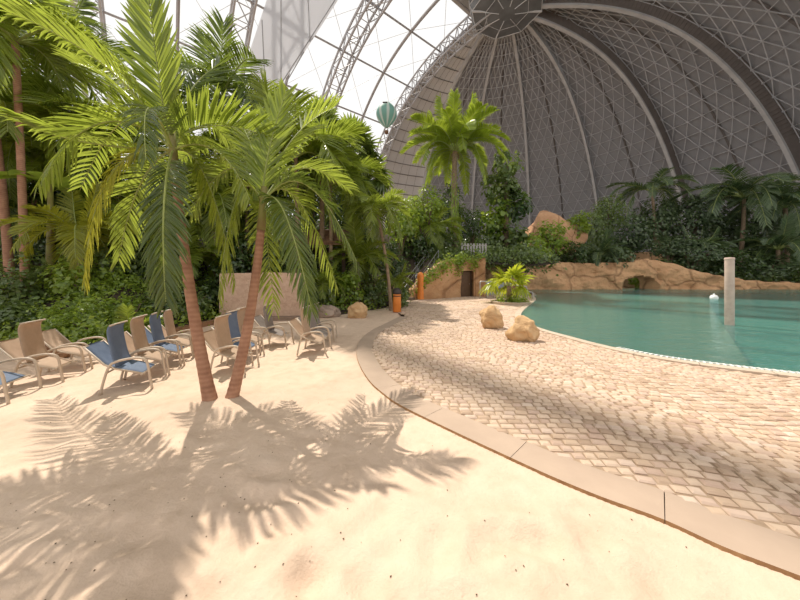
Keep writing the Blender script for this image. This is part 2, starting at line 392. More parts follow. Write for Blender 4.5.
pool_px = [(800, 377), (740, 370), (680, 362), (640, 355), (600, 346), (570, 338), (545, 331), (530, 325), (522, 319), (522, 313), (529, 306), (536, 300), (534, 296.5)]
ppts = [G(*p) for p in pool_px]
ppts = [ppts[0] + (ppts[0] - ppts[1]).normalized() * 5] + ppts + [Vector((11.5, 24.5, 0)), Vector((12.5, 28, 0)), Vector((12.5, 36, 0))]
PE, PL = strip_curve(ppts, 220)
POOL = [(p.x, p.y) for p in PE] + [(70, 40), (70, 0)]
PO = []
for i, p in enumerate(PE):
    t = (PE[min(i + 1, 219)] - PE[max(i - 1, 0)]).normalized()
    PO.append(p + Vector((-t.y, t.x, 0)) * 0.24)
# outward side is away from the pool
if inside(POOL, PO[60].x, PO[60].y):
    PO = [2 * a - b for a, b in zip(PE, PO)]
mb = MB()
for i in range(219):
    a, b, c, e = PE[i], PE[i + 1], PO[i + 1], PO[i]
    if i % 5 == 0: a = a.lerp(b, 0.05); e = e.lerp(c, 0.05)
    mb.add([(a.x, a.y, .05), (b.x, b.y, .05), (c.x, c.y, .055), (e.x, e.y, .055)], [(0, 1, 2, 3)])
    mb.add([(a.x, a.y, .05), (b.x, b.y, .05), (b.x, b.y, -1.4), (a.x, a.y, -1.4)], [(0, 1, 2, 3)])
    mb.add([(e.x, e.y, .055), (c.x, c.y, .055), (c.x, c.y, -.2), (e.x, e.y, -.2)], [(0, 1, 2, 3)])
tag(mb.build('trim_2', M['coping']), 'pale rounded coping strip along the pool edge', 'pool coping', kind='structure')
# gutter grate bars along the near edge
mb = MB(); fine, FL = strip_curve(PE[0:44], int(PL * 44 / 219 / 0.045))
for i in range(len(fine) - 1):
    t = (fine[i + 1] - fine[i]).normalized(); n = Vector((-t.y, t.x, 0))
    if not inside(POOL, *(fine[i] + n * 0.1).xy): n = -n
    c = fine[i] + n * 0.07
    if i % 2 == 0: mb.box((c.x, c.y, 0.04), (0.028, 0.15, 0.03), 0, Matrix.Rotation(math.atan2(t.y, t.x), 3, 'Z'))
for off in (0.0, 0.14):
    mb.tube([(fine[i] + (lambda n: n if inside(POOL, *(fine[i] + n * 0.1).xy) else -n)(Vector((-(fine[i + 1] - fine[i]).normalized().y, (fine[i + 1] - fine[i]).normalized().x, 0))) * off) + Vector((0, 0, .035)) for i in range(0, len(fine) - 1, 4)], 0.014, 5)
tag(mb.build('gutter_grate', M['grate']), 'white slotted overflow grate along the near pool edge', 'grate')
# water
ZW = 0.02
mb = MB(); mb.add([(x, y, ZW) for x, y in POOL], [tuple(range(len(POOL)))])
tag(mb.build('pool_water', M['water']), 'teal rippled water of the lagoon pool', 'water', kind='structure')
mb = MB(); mb.add([(0, -2, -1.3), (80, -2, -1.3), (80, 45, -1.3), (0, 45, -1.3)], [(0, 1, 2, 3)])
tag(mb.build('pool_floor', M['pooltile']), 'pale teal tiled pool floor under the water', 'pool floor', kind='structure')

# paving polygon and stones
BACK = [(0.9, 19.5), (3.0, 20.8), (5.0, 22.4), (8.5, 23.5), (12, 28)]
PAVE = [(p.x, p.y) for p in KI[::-1]] + [(-0.05, 13.0), (0.25, 16.5)] + BACK + [(p.x, p.y) for p in PO[::-1] if p.y < 27]
mb = MB()
rng = random.Random(3)
v = -1.2; row = 0
stones = 0
while v < 24:
    h = 0.1 if v < 9 else (0.15 if v < 15 else 0.22)
    x = -3.0 + rng.uniform(0, 0.1)
    while x < 12.5:
        wd_ = h * rng.uniform(1.0, 1.6); cx = x + wd_ / 2; x += wd_
        # rows wander in long shallow arcs
        y = v + 0.22 * math.sin(cx * 0.9 + 0.4) + 0.09 * math.sin(cx * 2.3 + v * 0.7) - 0.1 * cx
        if y < -0.4 or abs(cx) > 2.0 * y + 3.6: continue
        if not inside(PAVE, cx, y): continue
        g = 0.009 if h < 0.12 else 0.011
        hw, hh = wd_ / 2 - g, h / 2 - g; bv = 0.016
        zt = 0.034 + rng.uniform(-0.006, 0.006); an = rng.uniform(-0.09, 0.09) + 0.2 * math.cos(cx * 0.9 + 0.4) - 0.1
        ca, sa = math.cos(an), math.sin(an); vs = []
        for (s, z) in ((1.0, zt - 0.035), (1.0, zt - 0.012), (None, zt)):
            for qx, qy in ((-1, -1), (1, -1), (1, 1), (-1, 1)):
                ax, ay = (hw, hh) if s else (hw - bv, hh - bv)
                lx, ly = qx * ax + (rng.uniform(-.006, .006) if s is None else 0), qy * ay
                vs.append((cx + lx * ca - ly * sa, y + lx * sa + ly * ca, z))
        fs = [(8, 9, 10, 11)]
        for o in (0, 4):
            for k in range(4): fs.append((o + k, o + (k + 1) % 4, o + 4 + (k + 1) % 4, o + 4 + k))
        mb.add(vs, fs); stones += 1
    v += h
tag(mb.build('floor_paving', M['cobble']), 'cobblestone deck laid in wavy rows beside the pool', 'paving', kind='structure')
mb = MB(); mb.add([(x, y, 0.017) for x, y in PAVE], [tuple(range(len(PAVE)))])
tag(mb.build('floor_joint_bed', M['mortar']), 'sandy joint bed between the cobbles', 'paving', kind='structure')

# sand
KPOLY = [(p.x, p.y) for p in KO[::-1]] + [(-0.05, 13.0), (0.25, 16.5)] + BACK + [(14, 30), (90, 30), (90, -1), (KO[-1].x, -1)]
ys = [0.25]
while ys[-1] < 26: ys.append(ys[-1] + max(0.028, ys[-1] * 0.012))
US = np.linspace(-1.75, 1.0, 230)
feet = []
rf = random.Random(11)
for k in range(150):
    Y = 1.3 + 6 * rf.random() ** 1.4; X = Y * rf.uniform(-1.5, 1.2); feet.append((X, Y, rf.uniform(0, PI), rf.uniform(0.5, 1.0)))
feet += [(G(*p).x, G(*p).y, rf.uniform(0, PI), 1.2) for p in ((440, 545), (487, 543), (515, 545), (310, 575), (580, 530), (590, 520), (530, 540), (500, 400 + 140), (250, 540), (255, 500))]
def sand_h(x, y):
    h = 0.035 * nz(x * 0.55, y * 0.55, 5) + 0.026 * nz(x * 1.7, y * 1.7, 2) + 0.017 * nz(x * 4.6, y * 6.2, 9)
    for fx, fy, a, s in feet:
        dx, dy = x - fx, y - fy
        if abs(dx) > 0.4 or abs(dy) > 0.4: continue
        u = (dx * math.cos(a) + dy * math.sin(a)) / 0.15; w = (-dx * math.sin(a) + dy * math.cos(a)) / 0.085
        r2 = u * u + w * w
        h += s * (-0.022 * math.exp(-r2) + 0.008 * math.exp(-(math.sqrt(r2) - 1.7) ** 2 * 3))
    # mound around the twin palms
    r = math.hypot(x + 2.45, y - 3.95); h += 0.05 * math.exp(-(r / 0.6) ** 2)
    return h
mb = MB(); vs = []; 
for y in ys:
    for u in US:
        x = u * (y + 1.2)
        ins = inside(KPOLY, x, y)
        dk = dist_poly([(p.x, p.y) for p in KO[::3]], x, y) if y < 11 else 9
        if ins and dk > .1: z = -0.12
        elif ins: z = 0.0
        else:
            dk = dist_poly([(p.x, p.y) for p in KO[::3]], x, y) if y < 11 else 9
            k = min(1, dk / 0.5); z = sand_h(x, y) * k + 0.006 * (1 - k)
        vs.append((x, y, z))
nx = len(US); fs = [(j * nx + i, j * nx + i + 1, (j + 1) * nx + i + 1, (j + 1) * nx + i) for j in range(len(ys) - 1) for i in range(nx - 1)]
mb.add(vs, fs)
tag(mb.build('floor_sand', M['sand'], smooth=True), 'pale raked beach sand with footprints and frond shadows', 'sand', kind='structure')
# wide base so that nothing under the horizon is empty
mb = MB(); mb.add([(-150, -40, -1.6), (150, -40, -1.6), (150, 260, -1.6), (-150, 260, -1.6)], [(0, 1, 2, 3)])
tag(mb.build('floor', M['mortar']), 'dark ground of the hall beyond the planting', 'floor', kind='structure')
# litter
mb = MB(); rl = random.Random(5)
for k in range(260):
    Y = 1.3 + 3.4 * rl.random() ** 1.5; X = Y * rl.uniform(-1.35, 1.2)
    if inside(KPOLY, X, Y): continue
    s = rl.uniform(0.002, 0.006); a = rl.uniform(0, PI); z = sand_h(X, Y) + 0.004
    mb.add([(X + s * math.cos(a) * 1.6, Y + s * math.sin(a) * 1.6, z), (X - s * math.sin(a), Y + s * math.cos(a), z), (X - s * math.cos(a), Y - s * math.sin(a), z), (X + s * math.sin(a), Y - s * math.cos(a), z), (X, Y, z + s)], [(0, 1, 4), (1, 2, 4), (2, 3, 4), (3, 0, 4)])
tag(mb.build('leaf_litter', M['stem']), 'specks of dry leaf litter scattered on the sand', 'litter', kind='stuff')

# ------------------------------------------------------------------ hills behind the planting
FRONT = [(-30, 7.2), (-9.7, 7.0), (-7.5, 6.5), (-6.7, 6.7), (-6.7, 8.2), (-6.6, 10.0), (-6.0, 11.4), (-3.6, 11.4), (-2.3, 12.4), (-0.9, 14.6), (0.1, 17.8), (0.7, 19.4)]
BED = FRONT + [(1.2, 21), (1.4, 50), (-60, 50), (-60, 7.2)]
def hill_h(x, y):
    if not inside(BED, x, y): return -0.3
    dd = dist_poly(FRONT, x, y)
    return -0.02 + 0.16 * min(1, dd / 0.4) + min(6.0, 0.7 * max(0, dd - 0.9)) + 0.25 * nz(x * 0.5, y * 0.5) * min(1, dd / 2)
def height_mesh(name, x0, x1, y0, y1, nx, ny, fn, mat, skip=None):
    mb = MB(); vs = []
    for j in range(ny):
        for i in range(nx):
            x = x0 + (x1 - x0) * i / (nx - 1); y = y0 + (y1 - y0) * j / (ny - 1); vs.append((x, y, fn(x, y)))
    mb.add(vs, [(j * nx + i, j * nx + i + 1, (j + 1) * nx + i + 1, (j + 1) * nx + i) for j in range(ny - 1) for i in range(nx - 1) if not (skip and skip(x0 + (x1 - x0) * (i + .5) / (nx - 1), y0 + (y1 - y0) * (j + .5) / (ny - 1)))])
    return mb.build(name, mat, smooth=True)
tag(height_mesh('hill_left', -60, 1.2, 6, 50, 150, 110, hill_h, M['soil']), 'dark soil bank rising behind the beach chairs', 'bank', kind='structure')
def hill_c(x, y):
    e = min(max(0, (x - 0.2) / 3.0), 1)
    return 0.2 + e * 2.4 + min(3.0, max(0, y - 23.5) * 0.22) + 0.3 * nz(x * .4, y * .4)
tag(height_mesh('hill_middle', 1.9, 13.2, 23.2, 50, 40, 60, hill_c, M['soil']), 'dark soil bank above the rock wall with the door', 'bank', kind='structure')
def top_right(x):                                        # rock wall top on the right
    px = 400 + x / 33.5 * F
    T = [(480, 262), (530, 262), (560, 262), (600, 263), (625, 262), (650, 258), (675, 262), (690, 268), (720, 276), (760, 281), (800, 283), (900, 284)]
    for (a, ya), (b, yb) in zip(T, T[1:]):
        if a <= px <= b: py = ya + (yb - ya) * (px - a) / (b - a); break
    else: py = 262 if px < 480 else 284
    return CH + (YH - py) / F * 33.5
def hill_r(x, y):
    return top_right(x) - 0.25 + min(4.5, max(0, y - 36) * 0.28) + 0.4 * nz(x * .3, y * .3)
tag(height_mesh('hill_right', 12.6, 75, 35.2, 64, 90, 50, hill_r, M['soil'], lambda x, y: abs(x - .828 * y) < 2.6 and y < 43.5), 'dark soil bank above the pool rock wall', 'bank', kind='structure')
def ground_at(x, y):
    if y > 35 and x > 12.6: return hill_r(x, y)
    if y > 23.2 and x > 1.9: return hill_c(x, y)
    h = hill_h(x, y)
    return h if h > -0.2 else 0.0

# ------------------------------------------------------------------ rock walls
def rock_wall(name, path, thick, mat, res, holes, seed, amp, parent=None, taper=0.0, loc=None):
    L = 0; seg = []
    for a, b in zip(path, path[1:]):
        l = math.hypot(b[0] - a[0], b[1] - a[1]); seg.append((L, l, a, b)); L += l
    def at(u):
        for s0, l, a, b in seg:
            if u <= s0 + l + 1e-6:
                t = (u - s0) / l; n = Vector((b[1] - a[1], -(b[0] - a[0]))).normalized()
                return a[0] + (b[0] - a[0]) * t, a[1] + (b[1] - a[1]) * t, a[2] + (b[2] - a[2]) * t, n
    nu = max(2, int(L / res)); nzr = max(4, int(max(p[2] for p in path) / res)); vs = []; fs = []
    for side in (0, 1):
        for i in range(nu + 1):
            x, y, zt, n = at(L * i / nu)
            for j in range(nzr + 1):
                z = -0.3 + (zt + 0.3) * j / nzr
                dsp = amp * (mnoise.fractal(Vector((x * .5 + seed, y * .5, z * .7)), 1.0, 2.0, 5)) - taper * max(0, z) - 0.5 * amp * (max(0, j / nzr - 0.8) * 5) ** 2
                zz = z + (0.3 * amp * nz(x * 1.1, y * 1.1, seed) if j == nzr else 0)
                q = dsp if side == 0 else -thick
                vs.append((x + n.x * q, y + n.y * q, zz))
    A = (nu + 1) * (nzr + 1); keep = set()
    for i in range(nu):
        for j in range(nzr):
            u = L * (i + .5) / nu; x, y, zt, n = at(u); z = -0.3 + (zt + .3) * (j + .5) / nzr; ok = True
            for (u0, u1, z1, arch) in holes:
                if u0 < u < u1:
                    top = z1 if not arch else z1 * math.sqrt(max(0, 1 - ((u - (u0 + u1) / 2) / ((u1 - u0) / 2)) ** 2)) * 0.45 + z1 * .55
                    if z < top: ok = False
            if ok: keep.add((i, j))
    idx = lambda i, j: i * (nzr + 1) + j
    for i, j in keep:
        fs.append((idx(i, j), idx(i + 1, j), idx(i + 1, j + 1), idx(i, j + 1)))
        fs.append((A + idx(i, j + 1), A + idx(i + 1, j + 1), A + idx(i + 1, j), A + idx(i, j)))
        for (di, dj, e) in ((-1, 0, ((i, j), (i, j + 1))), (1, 0, ((i + 1, j + 1), (i + 1, j))), (0, 1, ((i, j + 1), (i + 1, j + 1))), (0, -1, ((i + 1, j), (i, j)))):
            if (i + di, j + dj) not in keep:
                a, b = idx(*e[0]), idx(*e[1]); fs.append((a, b, A + b, A + a))
    mb = MB(); mb.add(vs, fs)
    return mb.build(name, mat, parent, smooth=False, loc=loc), at, L
# left rock building with the door
pthL = [(0.85, 19.5, 0.7), (1.4, 19.7, 1.3), (2.2, 20.2, 1.95), (2.9, 20.7, 2.45), (3.8, 21.5, 2.8), (4.5, 22.1, 3.0), (5.3, 22.4, 3.05), (6.1, 22.4, 3.0), (6.55, 22.2, 3.0), (6.75, 23.2, 3.0), (6.9, 26, 2.9)]
def ulen(path, k): return sum(math.hypot(b[0] - a[0], b[1] - a[1]) for a, b in zip(path[:k], path[1:k + 1]))
ud = ulen(pthL, 5)
wl, atL, LL = rock_wall('wall_rock_left', pthL, 0.7, M['rockwall'], 0.13, [(ud + 0.25, ud + 1.25, 2.0, False)], 4, 0.16)
tag(wl, 'curved terracotta rock wall with a brown door beside the stairs', 'rock wall', kind='structure')
x, y, zt, n = atL(ud + 0.75)
dr = empty('door_1', (x - n.x * 0.3, y - n.y * 0.3, 0), math.atan2(n.y, n.x) + PI / 2); tag(dr, 'plain brown door set in the rock wall', 'door', kind='structure')
mb = MB(); mb.box((0, 0, 1.0), (1.04, 0.06, 2.06)); mb.build('door_leaf', M['door'], dr)
mb = MB()
for sx in (-.48, .48): mb.box((sx, -.05, 1), (0.07, 0.08, 2.06))
mb.box((0, -.05, 2.0), (1.04, .08, .07)); mb.build('door_frame', M['darkwood'], dr)
mb = MB(); mb.tube([(.36, -.03, 1.0), (.36, -.09, 1.0), (.28, -.09, 1.0)], 0.012, 6); mb.build('door_handle', M['steel'], dr)
# right rock wall along the lagoon with the cave mouth
pthR = []
for px in range(478, 905, 12):
    X = (px - 400) / F * 33.5; pthR.append((X, 33.5 + 1.0 * nz(X * .2, 7), top_right(X)))
uo = lambda px: sum(math.hypot(b[0] - a[0], b[1] - a[1]) for a, b in zip(pthR, pthR[1:]) if b[0] <= (px - 400) / F * 33.5)
wr, atR, LR = rock_wall('wall_rock_far', pthR, 2.0, M['rockwall'], 0.15, [(uo(630), uo(668), 1.6, True)], 9, 0.45, taper=0.06)
tag(wr, 'long low moulded rock wall behind the lagoon with a cave mouth', 'rock wall', kind='structure')
# red outcrop
def boulder(name, c, d, mat, seed, sub=4, amp=0.24, flat=0.25, rz=0.0):
    import bmesh
    bm = bmesh.new(); bmesh.ops.create_icosphere(bm, subdivisions=sub, radius=0.5)
    for v in bm.verts:
        p = v.co.normalized(); q = p * 0.5
        # knock planes off the sphere so that it reads as broken stone
        for k in range(9):
            r = random.Random(seed * 31 + k); dn = Vector((r.uniform(-1, 1), r.uniform(-1, 1), r.uniform(-.7, 1))).normalized()
            lim = r.uniform(0.36, 0.45); t = q.dot(dn)
            if t > lim: q -= dn * (t - lim) * 0.85
        q += p * amp * 0.5 * mnoise.fractal(Vector((p.x * 1.5 + seed, p.y * 1.5, p.z * 1.5)), 0.9, 2.1, 6)
        if q.z < -0.5 + flat: q.z = -0.5 + flat
        v.co = Vector((q.x * d[0], q.y * d[1], (q.z + 0.5 - flat) / (1 - flat) * d[2]))
    me = bpy.data.meshes.new(name); bm.to_mesh(me); bm.free(); me.materials.append(mat)
    me.polygons.foreach_set('use_smooth', [True] * len(me.polygons))
    o = link(name, me, None, c); o.rotation_euler.z = rz; return o
tag(boulder('rock_outcrop', (20.4, 39, 4.6), (8.8, 4, 5.5), M['rockred'], 21, amp=0.2), 'orange rock outcrop showing among shrubs under the dome', 'rock')
def gb(px, py, up=0.0):
    p = G(px, py); return (p.x, p.y, -0.03 + up)
tag(boulder('boulder', gb(491.5, 328.5, .05), (0.74, 0.7, 0.72), M['boulder'], 3, flat=.16), 'taller sandstone boulder on cobbles left of the pool edge', 'boulder')
tag(boulder('boulder', gb(522, 341, .05), (0.72, 0.66, 0.62), M['boulder'], 8, flat=.2), 'lower sandstone boulder on cobbles against the pool coping', 'boulder')
tag(boulder('boulder', gb(357.5, 317.5), (0.84, 0.7, 0.66), M['boulder'], 14, flat=.22), 'rounded golden boulder on the sand edge left of the orange bin', 'boulder')
tag(boulder('boulder', gb(327, 316.5), (1.05, 0.7, 0.52), M['boulder_grey'], 5, flat=.25), 'low greyish boulder at the planting edge beside the golden one', 'boulder')
tag(boulder('boulder', (-7.2, 5.9, -.02), (0.85, 0.5, 0.42), M['boulder_brown'], 6), 'brown rock lying behind the tan chair at left', 'boulder')
# low stone edging of the left bed
mb = MB(); ed, el = strip_curve([(-9.5, 6.9, 0), (-7.6, 6.4, 0), (-6.6, 6.6, 0), (-6.6, 8.2, 0), (-6.5, 9.9, 0), (-6.1, 10.9, 0)], 60)
for i, (a, b) in enumerate(zip(ed, ed[1:])):
    c = (a + b) / 2; t = (b - a); mb.box((c.x, c.y, 0.05 + .02 * nz(i * .9, 2)), (t.length * 0.96, 0.2, 0.18), 0, Matrix.Rotation(math.atan2(t.y, t.x), 3, 'Z'))
tag(mb.build('trim_3', M['boulder_brown']), 'low brown stone edging along the left planting bed', 'edging', kind='structure')
# pink relief wall behind the chairs
pw, _, _ = rock_wall('wall_pink', [(-6.6, 10.6, 1.75), (-5.0, 10.85, 1.8), (-3.72, 11.0, 1.78)], 0.45, M['pinkwall'], 0.09, [], 13, 0.05)
tag(pw, 'free standing pink sandstone wall behind the palm trunks', 'wall', kind='structure')
mb = MB(); mb.box((-5.1, 10.72, 0.06), (3.1, 0.35, 0.2), 0, Matrix.Rotation(0.14, 3, 'Z')); tag(mb.build('trim_4', M['plinth']), 'dark plinth at the foot of the pink wall', 'plinth', kind='structure')

# ------------------------------------------------------------------ stairs, railing, fence, hut
st = empty('staircase', (0.55, 19.8, 0)); tag(st, 'narrow outdoor stone staircase climbing beside the rock wall', 'stairs')
sd = Vector((0.42, 0.9, 0)).normalized()
for k in range(16):
    mb = MB(); c = sd * (0.36 * k); mb.box((c.x, c.y, 0.09 + 0.185 * k), (1.0, 0.42, 0.2), 0, Matrix.Rotation(-math.atan2(sd.x, sd.y), 3, 'Z'))
    mb.build('step', M['stepstone'], st)
mb = MB(); rot = Matrix.Rotation(-math.atan2(sd.x, sd.y), 3, 'Z')
for k in range(8):
    c = sd * (0.36 * 2 * k + .3); mb.box((c.x, c.y, 0.185 * k * 1 + 0.0), (0.9, 0.7, 0.37 * k + .1), 0, rot)
mb.build('stair_base', M['stepstone'], st)
for side, nm in ((-1, 'l'), (1, 'r')):
    o = Vector((sd.y, -sd.x, 0)) * (0.46 * side)
    rl = [sd * (0.36 * k) + o + Vector((0, 0, 0.185 * k + 1.0)) for k in range(0, 16, 3)]
    mb = MB(); mb.tube([rl[0] - Vector((0, 0, .8))] + rl + [rl[-1] - Vector((0, 0, .9))], 0.03, 6); mb.tube([p - Vector((0, 0, .4)) for p in rl], 0.018, 5)
    hr = mb.build('handrail', M['steel'], st)
    for k in range(0, 16, 3):
        p = sd * (0.36 * k) + o; mb = MB(); mb.tube([p + Vector((0, 0, .185 * k)), p + Vector((0, 0, .185 * k + 1))], 0.02, 5); mb.build('baluster', M['steel'], hr)
fn = empty('picket_fence', tuple(W(474, 254.5, 25.5))); tag(fn, 'pale picket fence on top of the rock wall beside the tall date palm', 'fence')
for k in range(9):
    mb = MB(); mb.box((-1.05 + 0.26 * k, 0, 0.42), (0.16, 0.04, 1.1)); mb.build('picket', M['fence'], fn)
mb = MB(); mb.box((0, .04, .15), (2.3, .05, .08)); mb.box((0, .04, .8), (2.3, .05, .08)); mb.build('rail', M['fence'], fn)
hc = W(317, 262, 15.5); hut = empty('timber_shelter', (hc.x, hc.y, ground_at(hc.x, hc.y))); tag(hut, 'dark timber shelter with a brown roof among the shrubs', 'shelter')
hz = W(317, 246, 15.5).z - hut.location.z
mb = MB()
mb.add([(-1.7, -1.1, hz - .05), (1.9, -1.1, hz - .05), (1.6, 1.2, hz + .95), (-1.3, 1.2, hz + .95), (-1.7, -1.1, hz + .08), (1.9, -1.1, hz + .08), (1.6, 1.2, hz + 1.08), (-1.3, 1.2, hz + 1.08)], [(3, 2, 1, 0), (4, 5, 6, 7), (0, 1, 5, 4), (1, 2, 6, 5), (2, 3, 7, 6), (3, 0, 4, 7)])
rf_ = mb.build('roof', M['wood'], hut)
for k in range(6):
    mb = MB(); zz = hz + .1 + 0.16 * k; yy = -1.1 + 0.37 * k; mb.box((0.1, yy, zz), (3.5 - .1 * k, .12, .1)); mb.build('roof_batten', M['wood'], rf_)
for sx in (-1.4, 1.6):
    for sy in (-.9, 1.0):
        mb = MB(); mb.box((sx, sy, hz / 2 + (.3 if sy > 0 else 0)), (.16, .16, hz)); mb.build('post', M['darkwood'], hut)
mb = MB(); mb.box((.1, 1.05, hz / 2), (3.1, .06, hz)); mb.build('back_wall', M['darkwood'], hut)

# orange bin, orange pillar
p = G(397, 312.5); bn = empty('litter_bin', (p.x, p.y, 0.03)); tag(bn, 'orange cylindrical litter bin with a dark domed lid', 'bin')
mb = MB(); mb.lathe([(.17, 0), (.185, .02), (.185, .78), (.175, .82)], 24); mb.build('body', M['orange'], bn, True)
mb = MB(); mb.lathe([(.2, .0), (.21, .05), (.2, .14), (.15, .22), (.06, .27), (.01, .28)], 24, (0, 0, .81)); mb.build('lid', M['bindark'], bn, True)
mb = MB(); mb.lathe([(.19, 0), (.19, .04)], 24, (0, 0, .7)); mb.build('band', M['bindark'], bn, True)
p = W(420.5, 297, 19.4); pl_ = empty('orange_pillar', (p.x, p.y - .05, 0)); tag(pl_, 'tall orange pillar standing against the rock wall by the stairs', 'pillar')
mb = MB(); mb.lathe([(.24, 0), (.22, .1), (.2, 1.2), (.23, 1.65), (.17, 1.82), (.03, 1.9)], 16); mb.build('shaft', M['orange'], pl_, True)
mb = MB(); mb.lathe([(.27, 0), (.27, .08)], 16); mb.build('foot', M['kerb'], pl_)

# ------------------------------------------------------------------ pool furniture
p = W(729.5, 325, 9.75); po = empty('pool_post', (p.x, p.y, -1.3)); tag(po, 'tall pale round post standing in the lagoon water', 'post')
mb = MB(); mb.lathe([(.118, 0), (.118, 3.5), (.115, 3.52)], 32); mb.build('shaft', M['post'], po, True)
mb = MB(); mb.lathe([(.122, 0), (.126, .02), (.126, .07), (.11, .085), (.03, .09)], 32, (0, 0, 3.5)); mb.build('cap', M['post'], po, True)
p = W(714, 299, 20); bu = empty('float_buoy', (p.x, p.y, ZW - .1)); tag(bu, 'small white float drifting on the water left of the post', 'float')
mb = MB(); mb.lathe([(.03, 0), (.16, .05), (.22, .16), (.22, .26), (.16, .37), (.05, .42)], 20); mb.build('ball', M['white'], bu, True)
mb = MB(); mb.lathe([(.05, 0), (.05, .06), (.02, .08)], 12, (0, 0, .42)); mb.build('top_ring', M['white'], bu, True)
# railings at the pool stairs, built where they stand
p = W(486, 297, 20.5); ra = empty('hand_railing', (p.x, p.y, 0.03)); tag(ra, 'short steel barrier railing left of the yellow fan palm', 'railing')
mb = MB(); mb.tube([(-.42, 0, 0), (-.42, 0, 1.15), (-.36, 0, 1.22), (.5, 0, 1.22), (.5, 0, 0)], .035, 8); mb.build('frame', M['steel'], ra, True)
mb = MB(); mb.tube([(-.42, 0, .6), (.5, 0, .6)], .025, 8); mb.build('cross_rail', M['steel'], ra, True)
mb = MB(); mb.tube([(.1, -.1, 1.1), (.45, -.35, .5), (.7, -.5, .1)], .03, 8); mb.build('slanting_rail', M['steel'], ra, True)
p = W(519, 296, 20.2); rb = empty('hand_railing', (p.x, p.y, 0.0)); tag(rb, 'stepped steel handrail leading into the pool right of the fan palm', 'railing')
for dy in (0, .9):
    mb = MB(); mb.tube([(-.6, dy, 0), (-.6, dy, 1.3), (.0, dy, 1.3), (.2, dy, .95), (.5, dy, .9), (.62, dy, .55), (.95, dy, .5), (1.0, dy, -.3)], .035, 8); mb.build('rail', M['steel'], rb, True)
p = W(495, 297, 21); gp = empty('barrier_panel', (p.x, p.y, 0.03)); tag(gp, 'blue grey barrier panel behind the yellow fan palm', 'panel')
mb = MB(); mb.box((0, 0, .72), (1.3, .06, .95)); mb.build('panel', M['greypanel'], gp)
for sx in (-.6, .6):
    mb = MB(); mb.box((sx, 0, .13), (.06, .3, .26)); mb.build('foot', M['steel'], gp)

# ------------------------------------------------------------------ beach chairs
def sling(prof, w, th, hw_in=0.0):
    mb = MB(); P, L = strip_curve([(x, 0, z) for x, z in prof], 16); vs = []; n = 6
    for i, p in enumerate(P):
        t = (P[min(i + 1, 15)] - P[max(i - 1, 0)]).normalized(); nn = Vector((-t.z, 0, t.x))
        for j in range(n + 1):
            v_ = (j / n - .5); sag = -0.012 * (1 - (2 * v_) ** 2)
            for s in (0, 1): vs.append(p + nn * (sag + (s - .5) * th) + Vector((0, v_ * w, 0)))
    ix = lambda i, j, s: (i * (n + 1) + j) * 2 + s; fs = []
    for i in range(15):
        for j in range(n):
            fs.append((ix(i, j, 1), ix(i, j + 1, 1), ix(i + 1, j + 1, 1), ix(i + 1, j, 1))); fs.append((ix(i, j, 0), ix(i + 1, j, 0), ix(i + 1, j + 1, 0), ix(i, j + 1, 0)))
        for j in (0, n): fs.append((ix(i, j, 0), ix(i, j, 1), ix(i + 1, j, 1), ix(i + 1, j, 0)))
    for i in (0, 15):
        for j in range(n): fs.append((ix(i, j, 0), ix(i, j + 1, 0), ix(i, j + 1, 1), ix(i, j, 1)))
    mb.add(vs, fs); return mb
def make_chair(cm):
    t = empty('beach_chair')
    sling([(.17, .24), (.02, .3), (-.16, .36), (-.24, .4)], .46, .014).build('seat', cm, t, True)
    bk = sling([(-.22, .39), (-.34, .5), (-.5, .7)], .45, .014).build('backrest', cm, t, True)
    hp = sling([(-.14, .37), (-.185, .5), (-.22, .68), (-.245, .85), (-.24, .94), (-.205, .985)], .42, .02).build('raised_back_panel', cm, t, True)
    mb = MB(); mb.tube([(-.205, -.24, .98), (-.205, .24, .98)], .014, 8); mb.build('top_bar', M['frame'], hp, True)
    mb = MB(); mb.tube([(-.49, -.24, .69), (-.49, .24, .69)], .014, 8); mb.build('end_bar', M['frame'], bk, True)
    for s in (-1, 1):
        y = s * .27
        mb = MB(); pts, _ = strip_curve([(-.3, y, 0), (-.26, y, .2), (-.2, y, .4), (-.12, y, .46), (.05, y, .49), (.17, y, .48), (.235, y, .42), (.27, y, .2), (.3, y, 0)], 30)
        mb.tube(pts, .0175, 8); mb.build('side_frame', M['frame'], t, True)
        mb = MB(); mb.tube([(.2, s * .235, .235), (-.15, s * .235, .35), (-.27, s * .235, .42), (-.5, s * .235, .7)], .014, 8); mb.build('seat_rail', M['frame'], t, True)
    for x, z in ((.17, .24), (-.24, .3)):
        mb = MB(); mb.tube([(x, -.27, z), (x, .27, z)], .013, 8); mb.build('crossbar', M['frame'], t, True)
    return t
protos = {c: None for c in ('tan', 'blue', 'grey')}
A0 = 0.36
